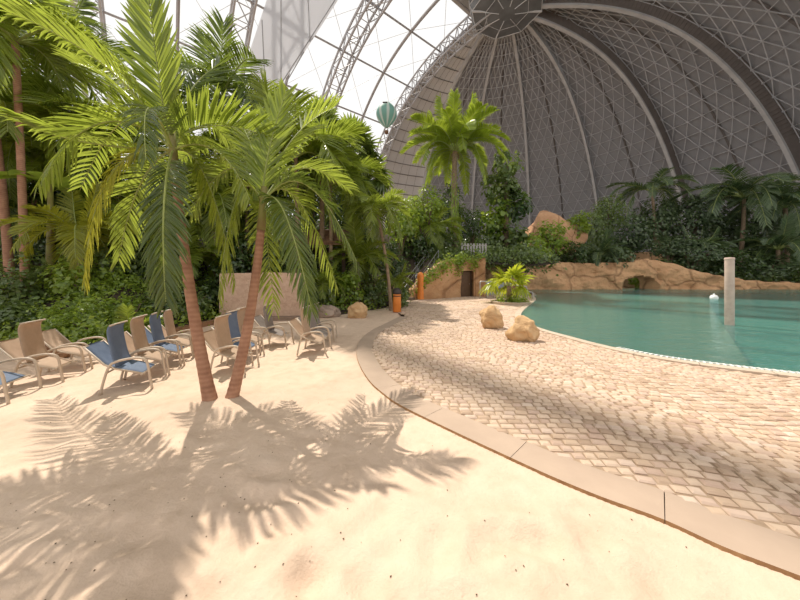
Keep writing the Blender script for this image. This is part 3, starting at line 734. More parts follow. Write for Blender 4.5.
chairs = [
    ('blue', -5.55, 3.98, A0, 'blue sling beach chair nearest the left edge, half out of view'),
    ('tan', -5.72, 4.75, A0, 'tan sling beach chair beside the brown rock at left'),
    ('tan', -6.0, 5.45, A0, 'low backed beach chair behind the tan one by the brown rock, only its arms showing'),
    ('blue', -4.1, 4.5, A0, 'blue sling beach chair at the near end of the row of four'),
    ('tan', -4.27, 5.05, A0, 'tan sling beach chair second in the row, between two blue ones'),
    ('blue', -4.43, 5.6, A0, 'blue sling beach chair third in the row, between two tan ones'),
    ('tan', -4.62, 6.15, A0, 'tan sling beach chair at the far end of the row of four'),
    ('tan', -2.98, 5.25, 0.06, 'tan sling beach chair seen between the twin palm trunks'),
    ('blue', -3.18, 5.9, 0.06, 'blue sling beach chair behind the tan one between the twin trunks'),
    ('tan', -3.32, 6.5, 0.06, 'tan sling beach chair behind the blue one between the twin trunks'),
    ('grey', -3.0, 7.1, 0.06, 'faded sling beach chair just right of the leaning palm trunk'),
    ('tan', -1.86, 6.35, 0.03, 'pale sling beach chair standing apart, nearest the kerb'),
    ('grey', -1.93, 7.05, 0.03, 'grey sling beach chair directly behind the pale one near the kerb'),
    ('grey', -2.0, 7.7, 0.03, 'grey sling beach chair last of the three near the kerb'),
]
for c, x, y, a, lab in chairs:
    if protos[c] is None: o = protos[c] = make_chair(M[c])
    else: o = copy_tree(protos[c])
    if lab.startswith('low backed'):
        for ch in list(o.children):
            if ch.name.startswith('raised_back'):
                for q in list(ch.children): bpy.data.objects.remove(q)
                bpy.data.objects.remove(ch)
    o.location = (x, y, sand_h(x, y) - 0.012); o.rotation_euler.z = a + 0.04 * nz(x * 5, y * 5)
    tag(o, lab, 'beach chair', 'sling beach chairs on the sand')

# ------------------------------------------------------------------ hangar shell
SCL = 105.0
HP = Vector((0.3813 * SCL, 1.03417 * SCL, 0)); HR = 1.036 * SCL; AZ = math.radians(128.89); BAY = 0.374 * SCL
AX = Vector((math.cos(AZ - PI / 2), math.sin(AZ - PI / 2), 0)); CX = Vector((math.cos(AZ), math.sin(AZ), 0))
def prof(t, dr=0.0):                                    # superellipse profile: radius out, height
    r = math.sin(t) ** (2 / 2.84); z = math.cos(t) ** (2 / 1.49); return r * (HR - dr), CH + z * (SCL - dr)
# even steps along the profile
_raw = [(i / 3000) * PI / 2 for i in range(3001)]; _pp = [prof(max(t, 1e-6)) for t in _raw]; _L = [0]
for a, b in zip(_pp, _pp[1:]): _L.append(_L[-1] + math.hypot(a[0] - b[0], a[1] - b[1]))
def prof_s(s, dr=0.0):                                  # s in 0..1 by arc length, dr moves inwards
    T = s * _L[-1]; lo = int(np.searchsorted(_L, T)); lo = min(max(lo, 1), 3000)
    r, z = _pp[lo]; r0, z0 = _pp[lo - 1]
    f = (T - _L[lo - 1]) / max(1e-9, _L[lo] - _L[lo - 1]); rr, zz = r0 + (r - r0) * f, z0 + (z - z0) * f
    if dr:
        tx, tz = r - r0, z - z0; l = math.hypot(tx, tz); rr, zz = rr + tz / l * dr, zz - tx / l * dr
    return rr, zz
def dome_pt(s, az, dr=0.0):
    r, z = prof_s(s, dr); return Vector((HP.x + r * math.cos(az), HP.y + r * math.sin(az), z))
def arch_pt(s, a, dr=0.0):                              # s -1..1 across the hall, a metres along the axis from the dome pivot
    r, z = prof_s(abs(s), dr); r = r if s >= 0 else -r
    return Vector((HP.x - AX.x * a + CX.x * r, HP.y - AX.y * a + CX.y * r, z))
dome = empty('wall_dome', (HP.x, HP.y, 0)); tag(dome, 'huge grey segmented half dome closing the hall', 'dome wall', kind='structure')
def dbuild(mb, name, mat, par=None): return mb.build(name, mat, par or dome) if False else _db(mb, name, mat, par)
def _db(mb, name, mat, par):
    mb.v = [(x - HP.x, y - HP.y, z) for x, y, z in mb.v]; return mb.build(name, mat, par or dome)
DA = math.radians(22.5)
for g in range(8):
    a0 = AZ - DA * g; a1 = a0 - DA; mb = MB(); ns, na = 34, 8; dr0 = 0.0; vs = []
    for i in range(ns + 1):
        for j in range(na + 1):
            vs.append(dome_pt(0.015 + .985 * i / ns, a0 + (a1 - a0) * j / na, dr0))
    mb.add(vs, [(i * (na + 1) + j, i * (na + 1) + j + 1, (i + 1) * (na + 1) + j + 1, (i + 1) * (na + 1) + j) for i in range(ns) for j in range(na)])
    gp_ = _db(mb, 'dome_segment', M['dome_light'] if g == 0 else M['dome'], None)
    mb = MB()
    if g == 0:                                          # plain panels with dark hoops
        for i in range(4, 27):
            s = i / 27.0; mb.tube([dome_pt(s, a0 + (a1 - a0) * j / 8, .3) for j in range(9)], .22, 4, cap=False)
        for j in range(1, 6): mb.tube([dome_pt(.1 + .9 * i / 24, a0 + (a1 - a0) * j / 6, .1) for i in range(25)], .06, 4, cap=False)
        _db(mb, 'panel_joints', M['seam'], gp_)
    else:
        nr, nc = 27, 6; node = {}
        for i in range(nr + 1):
            s = 0.06 + 0.94 * i / nr
            for j in range(nc + (1 if i % 2 == 0 else 2)):
                f = j / nc if i % 2 == 0 else min(max((j - .5) / nc, 0), 1)
                node[i, j] = (s, f)
        P_ = lambda k: dome_pt(node[k][0], a0 + (a1 - a0) * (.025 + .95 * node[k][1]), 1.2)
        ed = set()
        for (i, j) in node:
            if (i, j + 1) in node: ed.add(((i, j), (i, j + 1)))
            if i < nr:
                if i % 2 == 0: ed.add(((i, j), (i + 1, j))); ed.add(((i, j), (i + 1, j + 1)))
                else:
                    for q in (j - 1, j):
                        if (i + 1, q) in node: ed.add(((i, j), (i + 1, q)))
        r_ = .17
        for a, b in ed: mb.tube([P_(a), P_(b)], r_, 4, cap=False)
        for k in node: 
            p = P_(k); mb.box(p, (.55, .55, .55))
            q = dome_pt(node[k][0], a0 + (a1 - a0) * node[k][1], 0); mb.tube([p, q], .1, 3, cap=False)
        _db(mb, 'strut_lattice', M['lattice'], gp_)
        mb = MB(); mb.tube([dome_pt(.05 + .95 * i / 40, (a0 + a1) / 2, .25) for i in range(41)], .45, 4, cap=False); _db(mb, 'seam', M['seam'], gp_)
for k in range(1, 9):
    az = AZ - DA * k; big = k >= 5; D = 5.2 if big else (2.4 if k == 4 else 1.6); wv = .45 if big else .4; mb = MB(); mc = MB(); md = MB(); ns = 60
    sd_ = Vector((-math.sin(az), math.cos(az), 0)); vs = []
    for i in range(ns + 1):
        s = .05 + .95 * i / ns
        for dr, w in ((0, 1), (D, 1), (D, -1), (0, -1)): vs.append(dome_pt(s, az, dr) + sd_ * (wv * w))
    mb.add(vs, [(i * 4 + q, i * 4 + (q + 1) % 4, (i + 1) * 4 + (q + 1) % 4, (i + 1) * 4 + q) for i in range(ns) for q in range(4)])
    rb_ = _db(mb, 'rib', M['ribflank'] if big else M['rib'], None)
    vs = []
    for i in range(ns + 1):
        s = .05 + .95 * i / ns
        for dr, w in ((D - .1, 1.5), (D + .6, 1.5), (D + .6, -1.5), (D - .1, -1.5)): vs.append(dome_pt(s, az, dr) + sd_ * (wv * w))
    mc.add(vs, [(i * 4 + q, i * 4 + (q + 1) % 4, (i + 1) * 4 + (q + 1) % 4, (i + 1) * 4 + q) for i in range(ns) for q in range(4)])
    _db(mc, 'rib_chord', M['rib'], rb_)
    if big:
        for i in range(110):
            s = .06 + .94 * i / 110
            for w in (1, -1): md.tube([dome_pt(s, az, .2) + sd_ * (wv * 1.1 * w), dome_pt(s, az, D) + sd_ * (wv * 1.1 * w)], .13, 3, cap=False)
        _db(md, 'corrugation', M['ribflank'], rb_)
# hub under the crown
hz_ = 99.5; hub = empty('dome_hub', (HP.x, HP.y, hz_)); tag(hub, 'dark faceted hub where the dome ribs meet', 'hub', kind='structure')
mb = MB(); mb.lathe([(3, .0), (13, 1.2), (14, 3.2), (14, 6.5)], 8); mb.build('hub_body', M['hub'], hub)
mb = MB(); 
for k in range(8):
    a = 2 * PI * k / 8; b = 2 * PI * (k + 1) / 8; c = lambda r, z, q: (r * math.cos(q), r * math.sin(q), z)
    mb.tube([c(3, -.1, a), c(13, 1.1, a), c(14.1, 3.2, a), c(14.1, 6.5, a)], .16, 4); mb.tube([c(13, 1.1, a), c(13, 1.1, b)], .16, 4); mb.tube([c(14.1, 3.2, a), c(14.1, 3.2, b)], .18, 4); mb.tube([c(8, .5, a), c(8, .5, b)], .1, 4)
mb.tube([(-13, 0, .9), (13, 0, .9)], .4, 6); mb.tube([(0, -13, .9), (0, 13, .9)], .3, 6)
mb.build('hub_frame', M['rib'], hub)

roof = empty('ceiling', (HP.x, HP.y, 0)); tag(roof, 'glazed hangar roof of steel arches, tubes and clear foil', 'roof', kind='structure')
def truss(a, w, dep, rc, rb, n, s0=0.0, s1=1.0, name='arch_truss'):
    mb = MB(); ch = {}
    for i in range(n + 1):
        s = s0 + (s1 - s0) * i / n
        for q, (da, dr) in enumerate(((-w / 2, 0.3), (w / 2, 0.3), (w / 2, dep), (-w / 2, dep))): ch[i, q] = arch_pt(s, a + da, dr)
    for q in range(4): mb.tube([ch[i, q] for i in range(n + 1)], rc, 5, cap=False)
    for i in range(n + 1):
        for q in range(4): mb.tube([ch[i, q], ch[i, (q + 1) % 4]], rb, 4, cap=False)
        if i < n:
            for q in range(4):
                a_, b_ = (q, (q + 1) % 4) if i % 2 else ((q + 1) % 4, q)
                mb.tube([ch[i, a_], ch[i + 1, b_]], rb, 4, cap=False)
    _db(mb, name, M['truss'], roof)
truss(2.4, 4.0, 6.5, .42, .22, 34)
for k in (1, 2, 3): truss(BAY * k, 6.0, 5.0, .46, .22, 34, -.45, 1.0)
for k in (.5, 1.5, 2.5 - 1.95 / BAY):
    mb = MB(); mb.tube([arch_pt(-.45 + 1.45 * i / 60, BAY * k, 1.0) for i in range(61)], .6, 6, cap=False); _db(mb, 'secondary_arch', M['tube'], roof)
# purlins along the hall
def s_for(px, py):
    best = None
    for i in range(1, 400):
        p = arch_pt(i / 400, 0); u = 400 + F * p.x / p.y; v = YH - F * (p.z - CH) / p.y; dd = (u - px) ** 2 + (v - py) ** 2
        if best is None or dd < best[0]: best = (dd, i / 400)
    return best[1]
SP = [s_for(*q) for q in ((483, 22), (447, 55), (417, 90), (395, 128))]; SP.append(min(.97, 2 * SP[-1] - SP[-2]))
for s in SP:
    mb = MB(); mb.tube([arch_pt(s, 0, 1.2), arch_pt(s, BAY * 1.5, 1.2), arch_pt(s, BAY * 3.2, 1.2)], .38, 6); _db(mb, 'purlin', M['tube'], roof)
mb = MB()
allS = [0.02] + SP
for k in range(0, 6):
    for s_a, s_b in zip(allS, allS[1:]):
        a = BAY * k / 2; mb.tube([arch_pt(s_a, a, .8), arch_pt(s_b, a + BAY / 2, .8)], .075, 4, cap=False); mb.tube([arch_pt(s_b, a, .8), arch_pt(s_a, a + BAY / 2, .8)], .075, 4, cap=False)
_db(mb, 'bracing_cables', M['tube'], roof)
def shell(s0, s1, a0, a1, name, mat, n=30, dr=0.0):
    mb = MB(); vs = []
    for i in range(n + 1):
        for a in (a0, a1): vs.append(arch_pt(s0 + (s1 - s0) * i / n, a, dr))
    mb.add(vs, [(i * 2, i * 2 + 1, i * 2 + 3, i * 2 + 2) for i in range(n)]); return _db(mb, name, mat, roof)
shell(0.09, 1.0, 0, BAY * 1.75, 'clear_foil', M['foil']); shell(-.1, 1.0, BAY * 1.75, BAY * 3.3, 'clear_foil', M['foil'])
shell(-.4, 0.085, 0, BAY * 1.75, 'added_shade_panel', M['shadepanel'])  # unseen opaque panel added above the view to shade the right bank
# translucent sail added in place of a grey foil bay of the roof
mb = MB(); dpt = 62.0
sp_ = [(268, -4), (340, -4), (304, 52), (281, 84), (276, 104), (251, 104), (250, 50)]; vs = [W(px, py, dpt + (px - 268) * .12) for px, py in sp_]
n_ = len(vs); sc_ = sum(vs, Vector()) / n_
mb.add(vs + [v + Vector((.05, .12, 0)) for v in vs], [tuple(range(n_)), tuple(range(2 * n_ - 1, n_ - 1, -1))] + [(i, (i + 1) % n_, n_ + (i + 1) % n_, n_ + i) for i in range(n_)])
sl = mb.build('roof_membrane', M['membrane'], None, loc=sc_); tag(sl, 'large grey translucent sail panel of a roof bay between the arches', 'membrane')
for a, b in (((281, 0), (281, 84)), ((308, 0), (310, 42)), ((262, 20), (266, 104)), ((304, 52), (276, 100)), ((335, 0), (281, 84))):
    mb = MB(); mb.tube([W(a[0], a[1], dpt - .3 + (a[0] - 268) * .12) - sc_, W(b[0], b[1], dpt - .3 + (b[0] - 268) * .12) - sc_], .11, 5); mb.build('seam_rope', M['tube'], sl)
# balloon
bc = W(386.5, 112, 62); bl = empty('hot_air_balloon', (bc.x, bc.y, bc.z)); tag(bl, 'small teal striped hot air balloon hanging in front of the roof arch', 'balloon')
pr = []
for i in range(19):
    t = i / 18; z = 2.25 - 5.6 * t; r = 2.22 * math.sin(PI * min(1, .02 + t * 1.18) ** .9 * .5 * 1.0) if False else None
    ang = t * PI
    if t < .48: r = 2.22 * math.sin(t / .48 * PI / 2) ** .8 if t > 0 else .05
    else: r = .32 + 1.9 * (math.cos((t - .48) / .52 * PI / 2)) ** .95
    pr.append((max(.05, r), z))
mb = MB(); mb.lathe(pr[::-1], 40); mb.build('envelope', M['balloon'], bl, True)
mb = MB(); mb.box((-.2, -2.19, .75), (1.0, .06, .28)); mb.build('dark_patch', M['bindark'], bl)
mb = MB(); mb.lathe([(.4, 0), (.45, .5), (.42, .55)], 12, (0, 0, -4.6)); bk = mb.build('basket', M['wood'], bl, True)
mb = MB()
for k in range(4): a = PI / 4 + k * PI / 2; mb.tube([(.4 * math.cos(a), .4 * math.sin(a), -4.05), (.3 * math.cos(a), .3 * math.sin(a), -3.3)], .03, 4)
mb.build('basket_lines', M['tube'], bl)

# ------------------------------------------------------------------ palms
UP = Vector((0, 0, 1))
def frond_mb(p0, p1, p2, leaf, n, w, rng, side=None, rr=0.016, start=0.14, ang0=62, ang1=28, lift=0.25, droop=0.45, twist=0.0, taper=True):
    """feather frond: rachis along a quadratic curve, two rows of folded leaflets"""
    mb = MB(); p0, p1, p2 = Vector(p0), Vector(p1), Vector(p2); q = 2 * p1 - 0.5 * (p0 + p2)
    B = lambda t: p0 * (1 - t) ** 2 + q * (2 * t * (1 - t)) + p2 * t * t
    T = lambda t: ((q - p0) * (1 - t) + (p2 - q) * t).normalized()
    if side is None:
        h = Vector((p2.x - p0.x, p2.y - p0.y, 0))
        if h.length < 0.15: h = Vector((0, -1, 0))
        side = Vector((-h.y, h.x, 0)).normalized()
    pts = [B(i / 14) for i in range(15)]
    mb.tube(pts, [rr * (1 - .8 * i / 14) for i in range(15)], 5, 1, cap=False)
    n = int(n * 1.15)
    for i in range(n):
        t = start + (1 - start) * (i + rng.uniform(-.2, .2)) / n
        t = min(.995, max(start, t)); o = B(t); tg = T(t); sd = (side - tg * side.dot(tg))
        if sd.length < 1e-3: sd = Vector((1, 0, 0)) - tg * tg.x
        sd.normalize(); nm = sd.cross(tg)
        if nm.z < 0 and abs(tg.z) < .8: nm = -nm
        f = (t - start) / (1 - start)
        ln = 1.22 * leaf * (math.sin(PI * (0.16 + 0.72 * f)) ** .7) * rng.uniform(.88, 1.08) if taper else leaf
        for s in (-1, 1):
            an = math.radians(ang0 + (ang1 - ang0) * f + rng.uniform(-6, 6)); d = (sd * s * math.sin(an) + tg * math.cos(an) + nm * (lift + rng.uniform(-.1, .1))).normalized()
            wv = .68 * w * rng.uniform(.8, 1.15); P = o.copy(); vs = []
            k = 4; dd = d.copy(); blade = tg - dd * tg.dot(dd); blade.normalize()
            dr = droop * rng.uniform(.6, 1.5)
            for a in range(k + 1):
                u = a / k; wid = wv * (.45, .95, 1.0, .75, .04)[a] * .5
                bl_ = blade - dd * blade.dot(dd); bl_.normalize(); fold = dd.cross(bl_)
                if fold.z > 0: fold = -fold
                vs += [P - bl_ * wid, P + fold * wid * .45, P + bl_ * wid]
                P = P + dd * (ln / k); dd = (dd + Vector((0, 0, -dr * (.25 + u) * .55))).normalized()
            fs = []
            for a in range(k):
                for c in (0, 1): fs.append((a * 3 + c, a * 3 + c + 1, (a + 1) * 3 + c + 1, (a + 1) * 3 + c))
            mb.add(vs, fs, 0)
    return mb
def trunk_pts(base, top, bend, n=16):
    base, top = Vector(base), Vector(top); m = (base + top) / 2 + Vector(bend); q = 2 * m - .5 * (base + top)
    return [base * (1 - t) ** 2 + q * 2 * t * (1 - t) + top * t * t for t in [i / (n - 1) for i in range(n)]]
def trunk_mb(pts, r0, r1, seed=0, flare=1.35, ring=0.045):
    P = []; R = []
    n = len(pts) * 4
    pp, L = strip_curve(pts, n)
    for i, p in enumerate(pp):
        t = i / (n - 1); r = r0 + (r1 - r0) * t; r *= 1 + (flare - 1) * math.exp(-t * 14); r *= 1 + ring * (1 if i % 2 else -1) * .5 + .03 * nz(i * .6, seed)
        P.append(p); R.append(r)
    mb = MB(); mb.tube(P, R, 14); return mb

def foliage_mesh(key, mat, n, ratio, seed, shape='oval', hollow=.55):
    r = np.random.default_rng(seed); nb = 26
    bd = r.normal(size=(nb, 3)); bd /= np.linalg.norm(bd, axis=1)[:, None]; bc_ = bd * (r.uniform(.35, .8, (nb, 1))); br = r.uniform(.22, .42, nb)
    which = r.integers(0, nb, n); dv = r.normal(size=(n, 3)); dv /= np.linalg.norm(dv, axis=1)[:, None]
    pos = bc_[which] + dv * (br[which] * r.uniform(hollow, 1.0, n) ** .6)[:, None]
    out = pos / (np.linalg.norm(pos, axis=1)[:, None] + 1e-6)
    nrm = dv * .5 + out * .4 + np.array([0, 0, .55]) + r.normal(size=(n, 3)) * .35; nrm /= np.linalg.norm(nrm, axis=1)[:, None]
    tg = out + r.normal(size=(n, 3)) * .6 + np.array([0, 0, -.35]); tg -= nrm * (tg * nrm).sum(1)[:, None]; tg /= np.linalg.norm(tg, axis=1)[:, None] + 1e-9
    bt = np.cross(nrm, tg); L = ratio * r.uniform(.6, 1.25, n)[:, None]; w = {'oval': .36, 'long': .17, 'round': .48}[shape]
    v0 = pos; v1 = pos + tg * L * .45 - bt * L * w + nrm * L * .06; v2 = pos + tg * L * .5 - nrm * L * .02; v3 = pos + tg * L * .45 + bt * L * w + nrm * L * .06; v4 = pos + tg * L - nrm * L * .12
    V = np.stack([v0, v1, v2, v3, v4], 1).reshape(-1, 3); b = np.arange(n)[:, None] * 5
    Fa = np.concatenate([b + np.array([[0, 2, 1]]), b + np.array([[0, 3, 2]]), b + np.array([[1, 2, 4]]), b + np.array([[2, 3, 4]])], 1).reshape(-1, 3)
    me = bpy.data.meshes.new(key); me.vertices.add(len(V)); me.vertices.foreach_set('co', V.ravel()); me.loops.add(len(Fa) * 3); me.loops.foreach_set('vertex_index', Fa.ravel().astype(np.int32))
    me.polygons.add(len(Fa)); me.polygons.foreach_set('loop_start', np.arange(0, len(Fa) * 3, 3, dtype=np.int32)); me.update(calc_edges=True); me.materials.append(mat); return me
# the twin palms on the sand
def near_palm(name, base, crown, bend, r0, r1, fronds, label, seed):
    rng = random.Random(seed); t = empty(name, tuple(base)); base = Vector(base); tag(t, label, 'palm tree', 'twin palms on the sand')
    shaft = base.lerp(crown, .8)
    pts = trunk_pts((0, 0, -.12), crown - base, bend); k = int(len(pts) * .82)
    trunk_mb(pts[:k + 1], r0, r1, seed).build('trunk', M['trunk'], t, True)
    sp = pts[k:]; mb = MB(); mb.tube(sp + [sp[-1] + (sp[-1] - sp[-2]) * 1.2], [r1 * 1.15 - i * .006 for i in range(len(sp) + 1)], 12); mb.build('crownshaft', M['trunk_green'], t, True)
    for (a, b, leaf, n, w, mat, kw) in fronds:
        mb = frond_mb(crown - base, Vector(a) - base, Vector(b) - base, leaf, n, w, rng, **kw); mb.build('frond', [M[mat], M['rachis']], t)
    return t
b1 = G(212, 401); b1.z = sand_h(b1.x, b1.y) - .01
c1 = W(173, 150, 3.85)
fr1 = [
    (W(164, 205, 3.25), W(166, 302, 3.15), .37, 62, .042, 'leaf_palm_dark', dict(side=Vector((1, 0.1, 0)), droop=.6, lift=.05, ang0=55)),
    (W(160, 85, 3.75), W(146, -30, 3.6), .46, 30, .095, 'leaf_palm', dict(side=Vector((1, .1, 0)), droop=.06, lift=.12, ang0=48, ang1=25)),
    (W(112, 72, 3.5), W(8, 12, 3.1), .42, 42, .05, 'leaf_palm', dict(droop=.9)),
    (W(105, 122, 3.5), W(36, 185, 3.2), .4, 40, .045, 'leaf_palm', dict(droop=.5)),
    (W(112, 172, 3.6), W(84, 285, 3.4), .36, 38, .045, 'leaf_palm_yellow', dict(droop=1.1, lift=.1)),
    (W(205, 126, 3.95), W(268, 136, 4.0), .5, 40, .05, 'leaf_palm', dict(droop=.2, lift=.5)),
    (W(206, 178, 4.0), W(236, 285, 4.1), .4, 38, .045, 'leaf_palm', dict(droop=.6)),
    (W(192, 112, 4.6), W(236, 150, 5.4), .45, 34, .05, 'leaf_palm', dict(droop=.5)),
    (W(125, 120, 4.6), W(80, 190, 5.4), .45, 34, .05, 'leaf_palm', dict(droop=.5)),
    (W(190, 92, 4.2), W(225, 62, 4.6), .42, 30, .05, 'leaf_palm_dark', dict(droop=.3)),
    (W(150, 108, 3.2), W(146, 160, 2.75), .26, 34, .04, 'leaf_palm_dark', dict(droop=.9, side=Vector((1, .15, 0)))),
    (W(85, 142, 3.75), W(22, 122, 3.45), .42, 44, .048, 'leaf_palm', dict(droop=.7)),
    (W(215, 150, 3.7), W(250, 200, 3.5), .36, 38, .045, 'leaf_palm', dict(droop=.6)),
    (W(140, 185, 4.1), W(118, 262, 4.3), .36, 36, .045, 'leaf_palm', dict(droop=.6)),
    (W(120, 88, 4.1), W(70, 62, 4.4), .42, 34, .05, 'leaf_palm', dict(droop=.4)),
]
t1 = near_palm('palm_tree', b1, c1, (-.02, -.05, .0), .078, .052, fr1, 'left palm of the twin pair on the sand, leaning left', 1)
b2 = G(230, 399); b2.z = sand_h(b2.x, b2.y) - .01
c2 = W(263, 203, 3.95)
fr2 = [
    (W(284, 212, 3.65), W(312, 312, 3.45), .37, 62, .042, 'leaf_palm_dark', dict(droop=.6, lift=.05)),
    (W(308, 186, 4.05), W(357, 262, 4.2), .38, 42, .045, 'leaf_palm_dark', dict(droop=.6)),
    (W(268, 155, 4.0), W(286, 92, 4.15), .42, 24, .07, 'leaf_palm', dict(side=Vector((1, .1, 0)), droop=.05, lift=.1, ang0=45, ang1=22)),
    (W(292, 140, 4.25), W(334, 108, 4.6), .42, 34, .055, 'leaf_palm', dict(droop=.25, lift=.4)),
    (W(238, 196, 3.9), W(218, 300, 3.75), .36, 38, .042, 'leaf_palm', dict(droop=.6)),
    (W(303, 168, 4.9), W(350, 190, 5.6), .42, 36, .05, 'leaf_palm', dict(droop=.5)),
    (W(232, 168, 4.1), W(190, 212, 4.2), .4, 38, .05, 'leaf_palm', dict(droop=.5)),
    (W(265, 225, 4.25), W(275, 312, 4.4), .34, 34, .042, 'leaf_palm', dict(droop=.6)),
    (W(252, 148, 4.8), W(238, 120, 5.6), .42, 32, .055, 'leaf_palm', dict(droop=.3)),
    (W(298, 200, 4.4), W(338, 290, 4.7), .36, 36, .045, 'leaf_palm', dict(droop=.7)),
    (W(225, 150, 4.6), W(180, 160, 5.2), .42, 34, .05, 'leaf_palm', dict(droop=.5)),
]
t2 = near_palm('palm_tree', b2, c2, (.07, 0, 0), .075, .05, fr2, 'right palm of the twin pair on the sand, leaning right', 2)

# frond prototypes: lie along +X from the origin, unit length, copied around each crown
def proto_fronds(key, mats, leaf, n, w, arcs, seed, **kw):
    rng = random.Random(seed); res = []
    for (mx, mz, ex, ez) in arcs:
        mb = frond_mb((0, 0, 0), (mx, 0, mz), (ex, 0, ez), leaf, n, w, rng, rr=.012, **kw); res.append(mb.mesh(key + ' frond', mats))
    return res
ARC = [(.28, .5, .42, .95), (.45, .36, .85, .42), (.5, .24, .98, .02), (.48, .12, .88, -.38), (.4, -.02, .62, -.72)]
PF = {
    'palm': proto_fronds('palm', [M['leaf_palm'], M['rachis']], .31, 34, .034, ARC, 31, droop=.5),
    'dark': proto_fronds('dark palm', [M['leaf_palm_dark'], M['rachis']], .31, 34, .034, ARC, 32, droop=.5),
    'date': proto_fronds('date palm', [M['leaf_date'], M['rachis']], .17, 70, .026, ARC, 33, droop=.35, lift=.35, ang0=62, ang1=38),
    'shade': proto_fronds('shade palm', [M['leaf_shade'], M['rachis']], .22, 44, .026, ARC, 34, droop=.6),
    'yellow': proto_fronds('yellow palm', [M['leaf_palm_yellow'], M['rachis']], .26, 30, .036, ARC, 35, droop=.5),
}
def palm(name, base, crown, bend, r0, r1, kind, fl, spec, label, group=None, tm='trunk_grey', seed=0, skirt=False, cat='palm tree'):
    """spec: counts of fronds per arc form"""
    rng = random.Random(seed); base = Vector(base); crown = Vector(crown); t = empty(name, tuple(base)); tag(t, label, cat, group)
    rel = crown - base
    if rel.length > .35:
        pts = trunk_pts((0, 0, -.15), rel, bend); trunk_mb(pts, r0, r1, seed).build('trunk', M[tm], t, True)
    off = rng.uniform(0, 6)
    for ai, cnt in enumerate(spec):
        for k in range(cnt):
            o = link('frond', PF[kind][ai], t); az = off + 2 * PI * (k + rng.uniform(-.2, .2)) / max(1, cnt) + ai * .7
            o.location = rel; s = fl * rng.uniform(.88, 1.12); o.scale = (s, s, s); o.rotation_euler = (rng.uniform(-.12, .12), rng.uniform(-.12, .12), az)
    if skirt:
        mb = MB()
        for k in range(26):
            a = rng.uniform(0, 6.28); p = rel + Vector((.1 * math.cos(a), .1 * math.sin(a), -.1)); q = p + Vector((rng.uniform(.2, .5) * math.cos(a), rng.uniform(.2, .5) * math.sin(a), -rng.uniform(.3, .9)))
            mb.tube([p, (p + q) / 2 + Vector((.1 * math.cos(a), .1 * math.sin(a), .1)), q], [.03, .025, .008], 4)
        mb.lathe([(.1, -.7), (.22, -.4), (.26, -.1), (.12, .2)], 10, tuple(rel)); mb.build('dry_skirt', M['dead'], t)
    return t
def at_ground(px, Y): 
    x = (px - 400) / F * Y; return Vector((x, Y, ground_at(x, Y) - .05))
GP = 'slender tall palms at left'
palm('palm_tree', at_ground(26, 9), W(15, 42, 9), (.03, 0, 0), .1, .08, 'palm', 2.9, (2, 4, 7, 6, 2), 'tall slender palm with reddish trunk at the left edge, right one of two', GP, 'trunk', 41)
palm('palm_tree', at_ground(11, 9.6), W(-6, 118, 9.6), (.05, 0, 0), .12, .09, 'palm', 2.6, (1, 4, 6, 5, 3), 'second slender palm at the left edge with darker trunk', GP, 'trunk', 42)
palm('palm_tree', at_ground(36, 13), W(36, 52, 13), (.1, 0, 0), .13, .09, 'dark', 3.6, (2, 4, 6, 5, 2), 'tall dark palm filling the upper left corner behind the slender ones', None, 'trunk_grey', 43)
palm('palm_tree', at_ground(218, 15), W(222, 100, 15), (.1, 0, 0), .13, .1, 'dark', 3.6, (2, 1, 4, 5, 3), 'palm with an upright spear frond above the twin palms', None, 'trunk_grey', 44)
for i, (px, py, Y, fl, kd, lab) in enumerate([
    (296, 158, 13, 3.0, 'palm', 'feathery palm standing behind the right twin palm'),
    (118, 150, 12, 2.8, 'palm', 'feathery palm behind the left twin palm'),
    (78, 235, 9.2, 1.6, 'yellow', 'small yellowing palm above the planting behind the tan chair'),
    (88, 190, 12.5, 2.6, 'palm', 'feathery palm between the slender trunks and the banana leaf'),
    (160, 225, 12, 2.4, 'palm', 'low feathery palm hidden behind the left twin trunk'),
    (212, 205, 13, 2.6, 'palm', 'feathery palm between the twin crowns, lower tier'),
    (246, 160, 14.5, 3.0, 'palm', 'feathery palm between the twin crowns, upper tier'),
    (330, 185, 14.5, 2.6, 'palm', 'feathery palm above the timber shelter roof'),
    (34, 160, 11.5, 2.6, 'palm', 'feathery palm just right of the slender reddish trunks'),
    (190, 262, 11.8, 1.6, 'palm', 'short palm above the dark shrubs left of the pink wall'),
    (8, 205, 11.0, 2.0, 'dark', 'short dark palm behind the slender trunks at the left edge')]):
    palm('palm_tree', at_ground(px, Y), W(px, py, Y), (.05, 0, 0), .11, .08, kd, fl, (2, 4, 6, 6, 3), lab, 'feathery palms of the left planting', 'trunk_grey', 90 + i)
palm('palm_tree', Vector((-.42, 13.8, -.02)), W(377, 213, 13.6), (.12, 0, 0), .085, .06, 'palm', 1.75, (1, 4, 6, 7, 4), 'slim leaning palm rising behind the orange bin', None, 'trunk_grey', 48)
palm('date_palm', W(455, 254, 29), W(455, 152, 29), (-.1, 0, 0), .3, .24, 'date', 5.0, (6, 10, 11, 6, 3), 'tall sunlit date palm standing above the rock wall', None, 'trunk_grey', 49, True)
GR = 'shaded palms above the lagoon wall'
_dt = [o for o in COL.objects if o.name.startswith('date_palm')][0]; _cl = link('climber_foliage', foliage_mesh('climber', M['leaf_bright'], 900, .16, 5), _dt); _cl.location = (0.1, 0, 4.2); _cl.scale = (.75, .75, 4.0)
palm('palm_tree', at_ground(738, 40), W(744, 198, 40), (.2, 0, 0), .25, .2, 'shade', 7.2, (0, 3, 7, 7, 4), 'large arching palm above the post in the lagoon', GR, 'trunk_grey', 50)
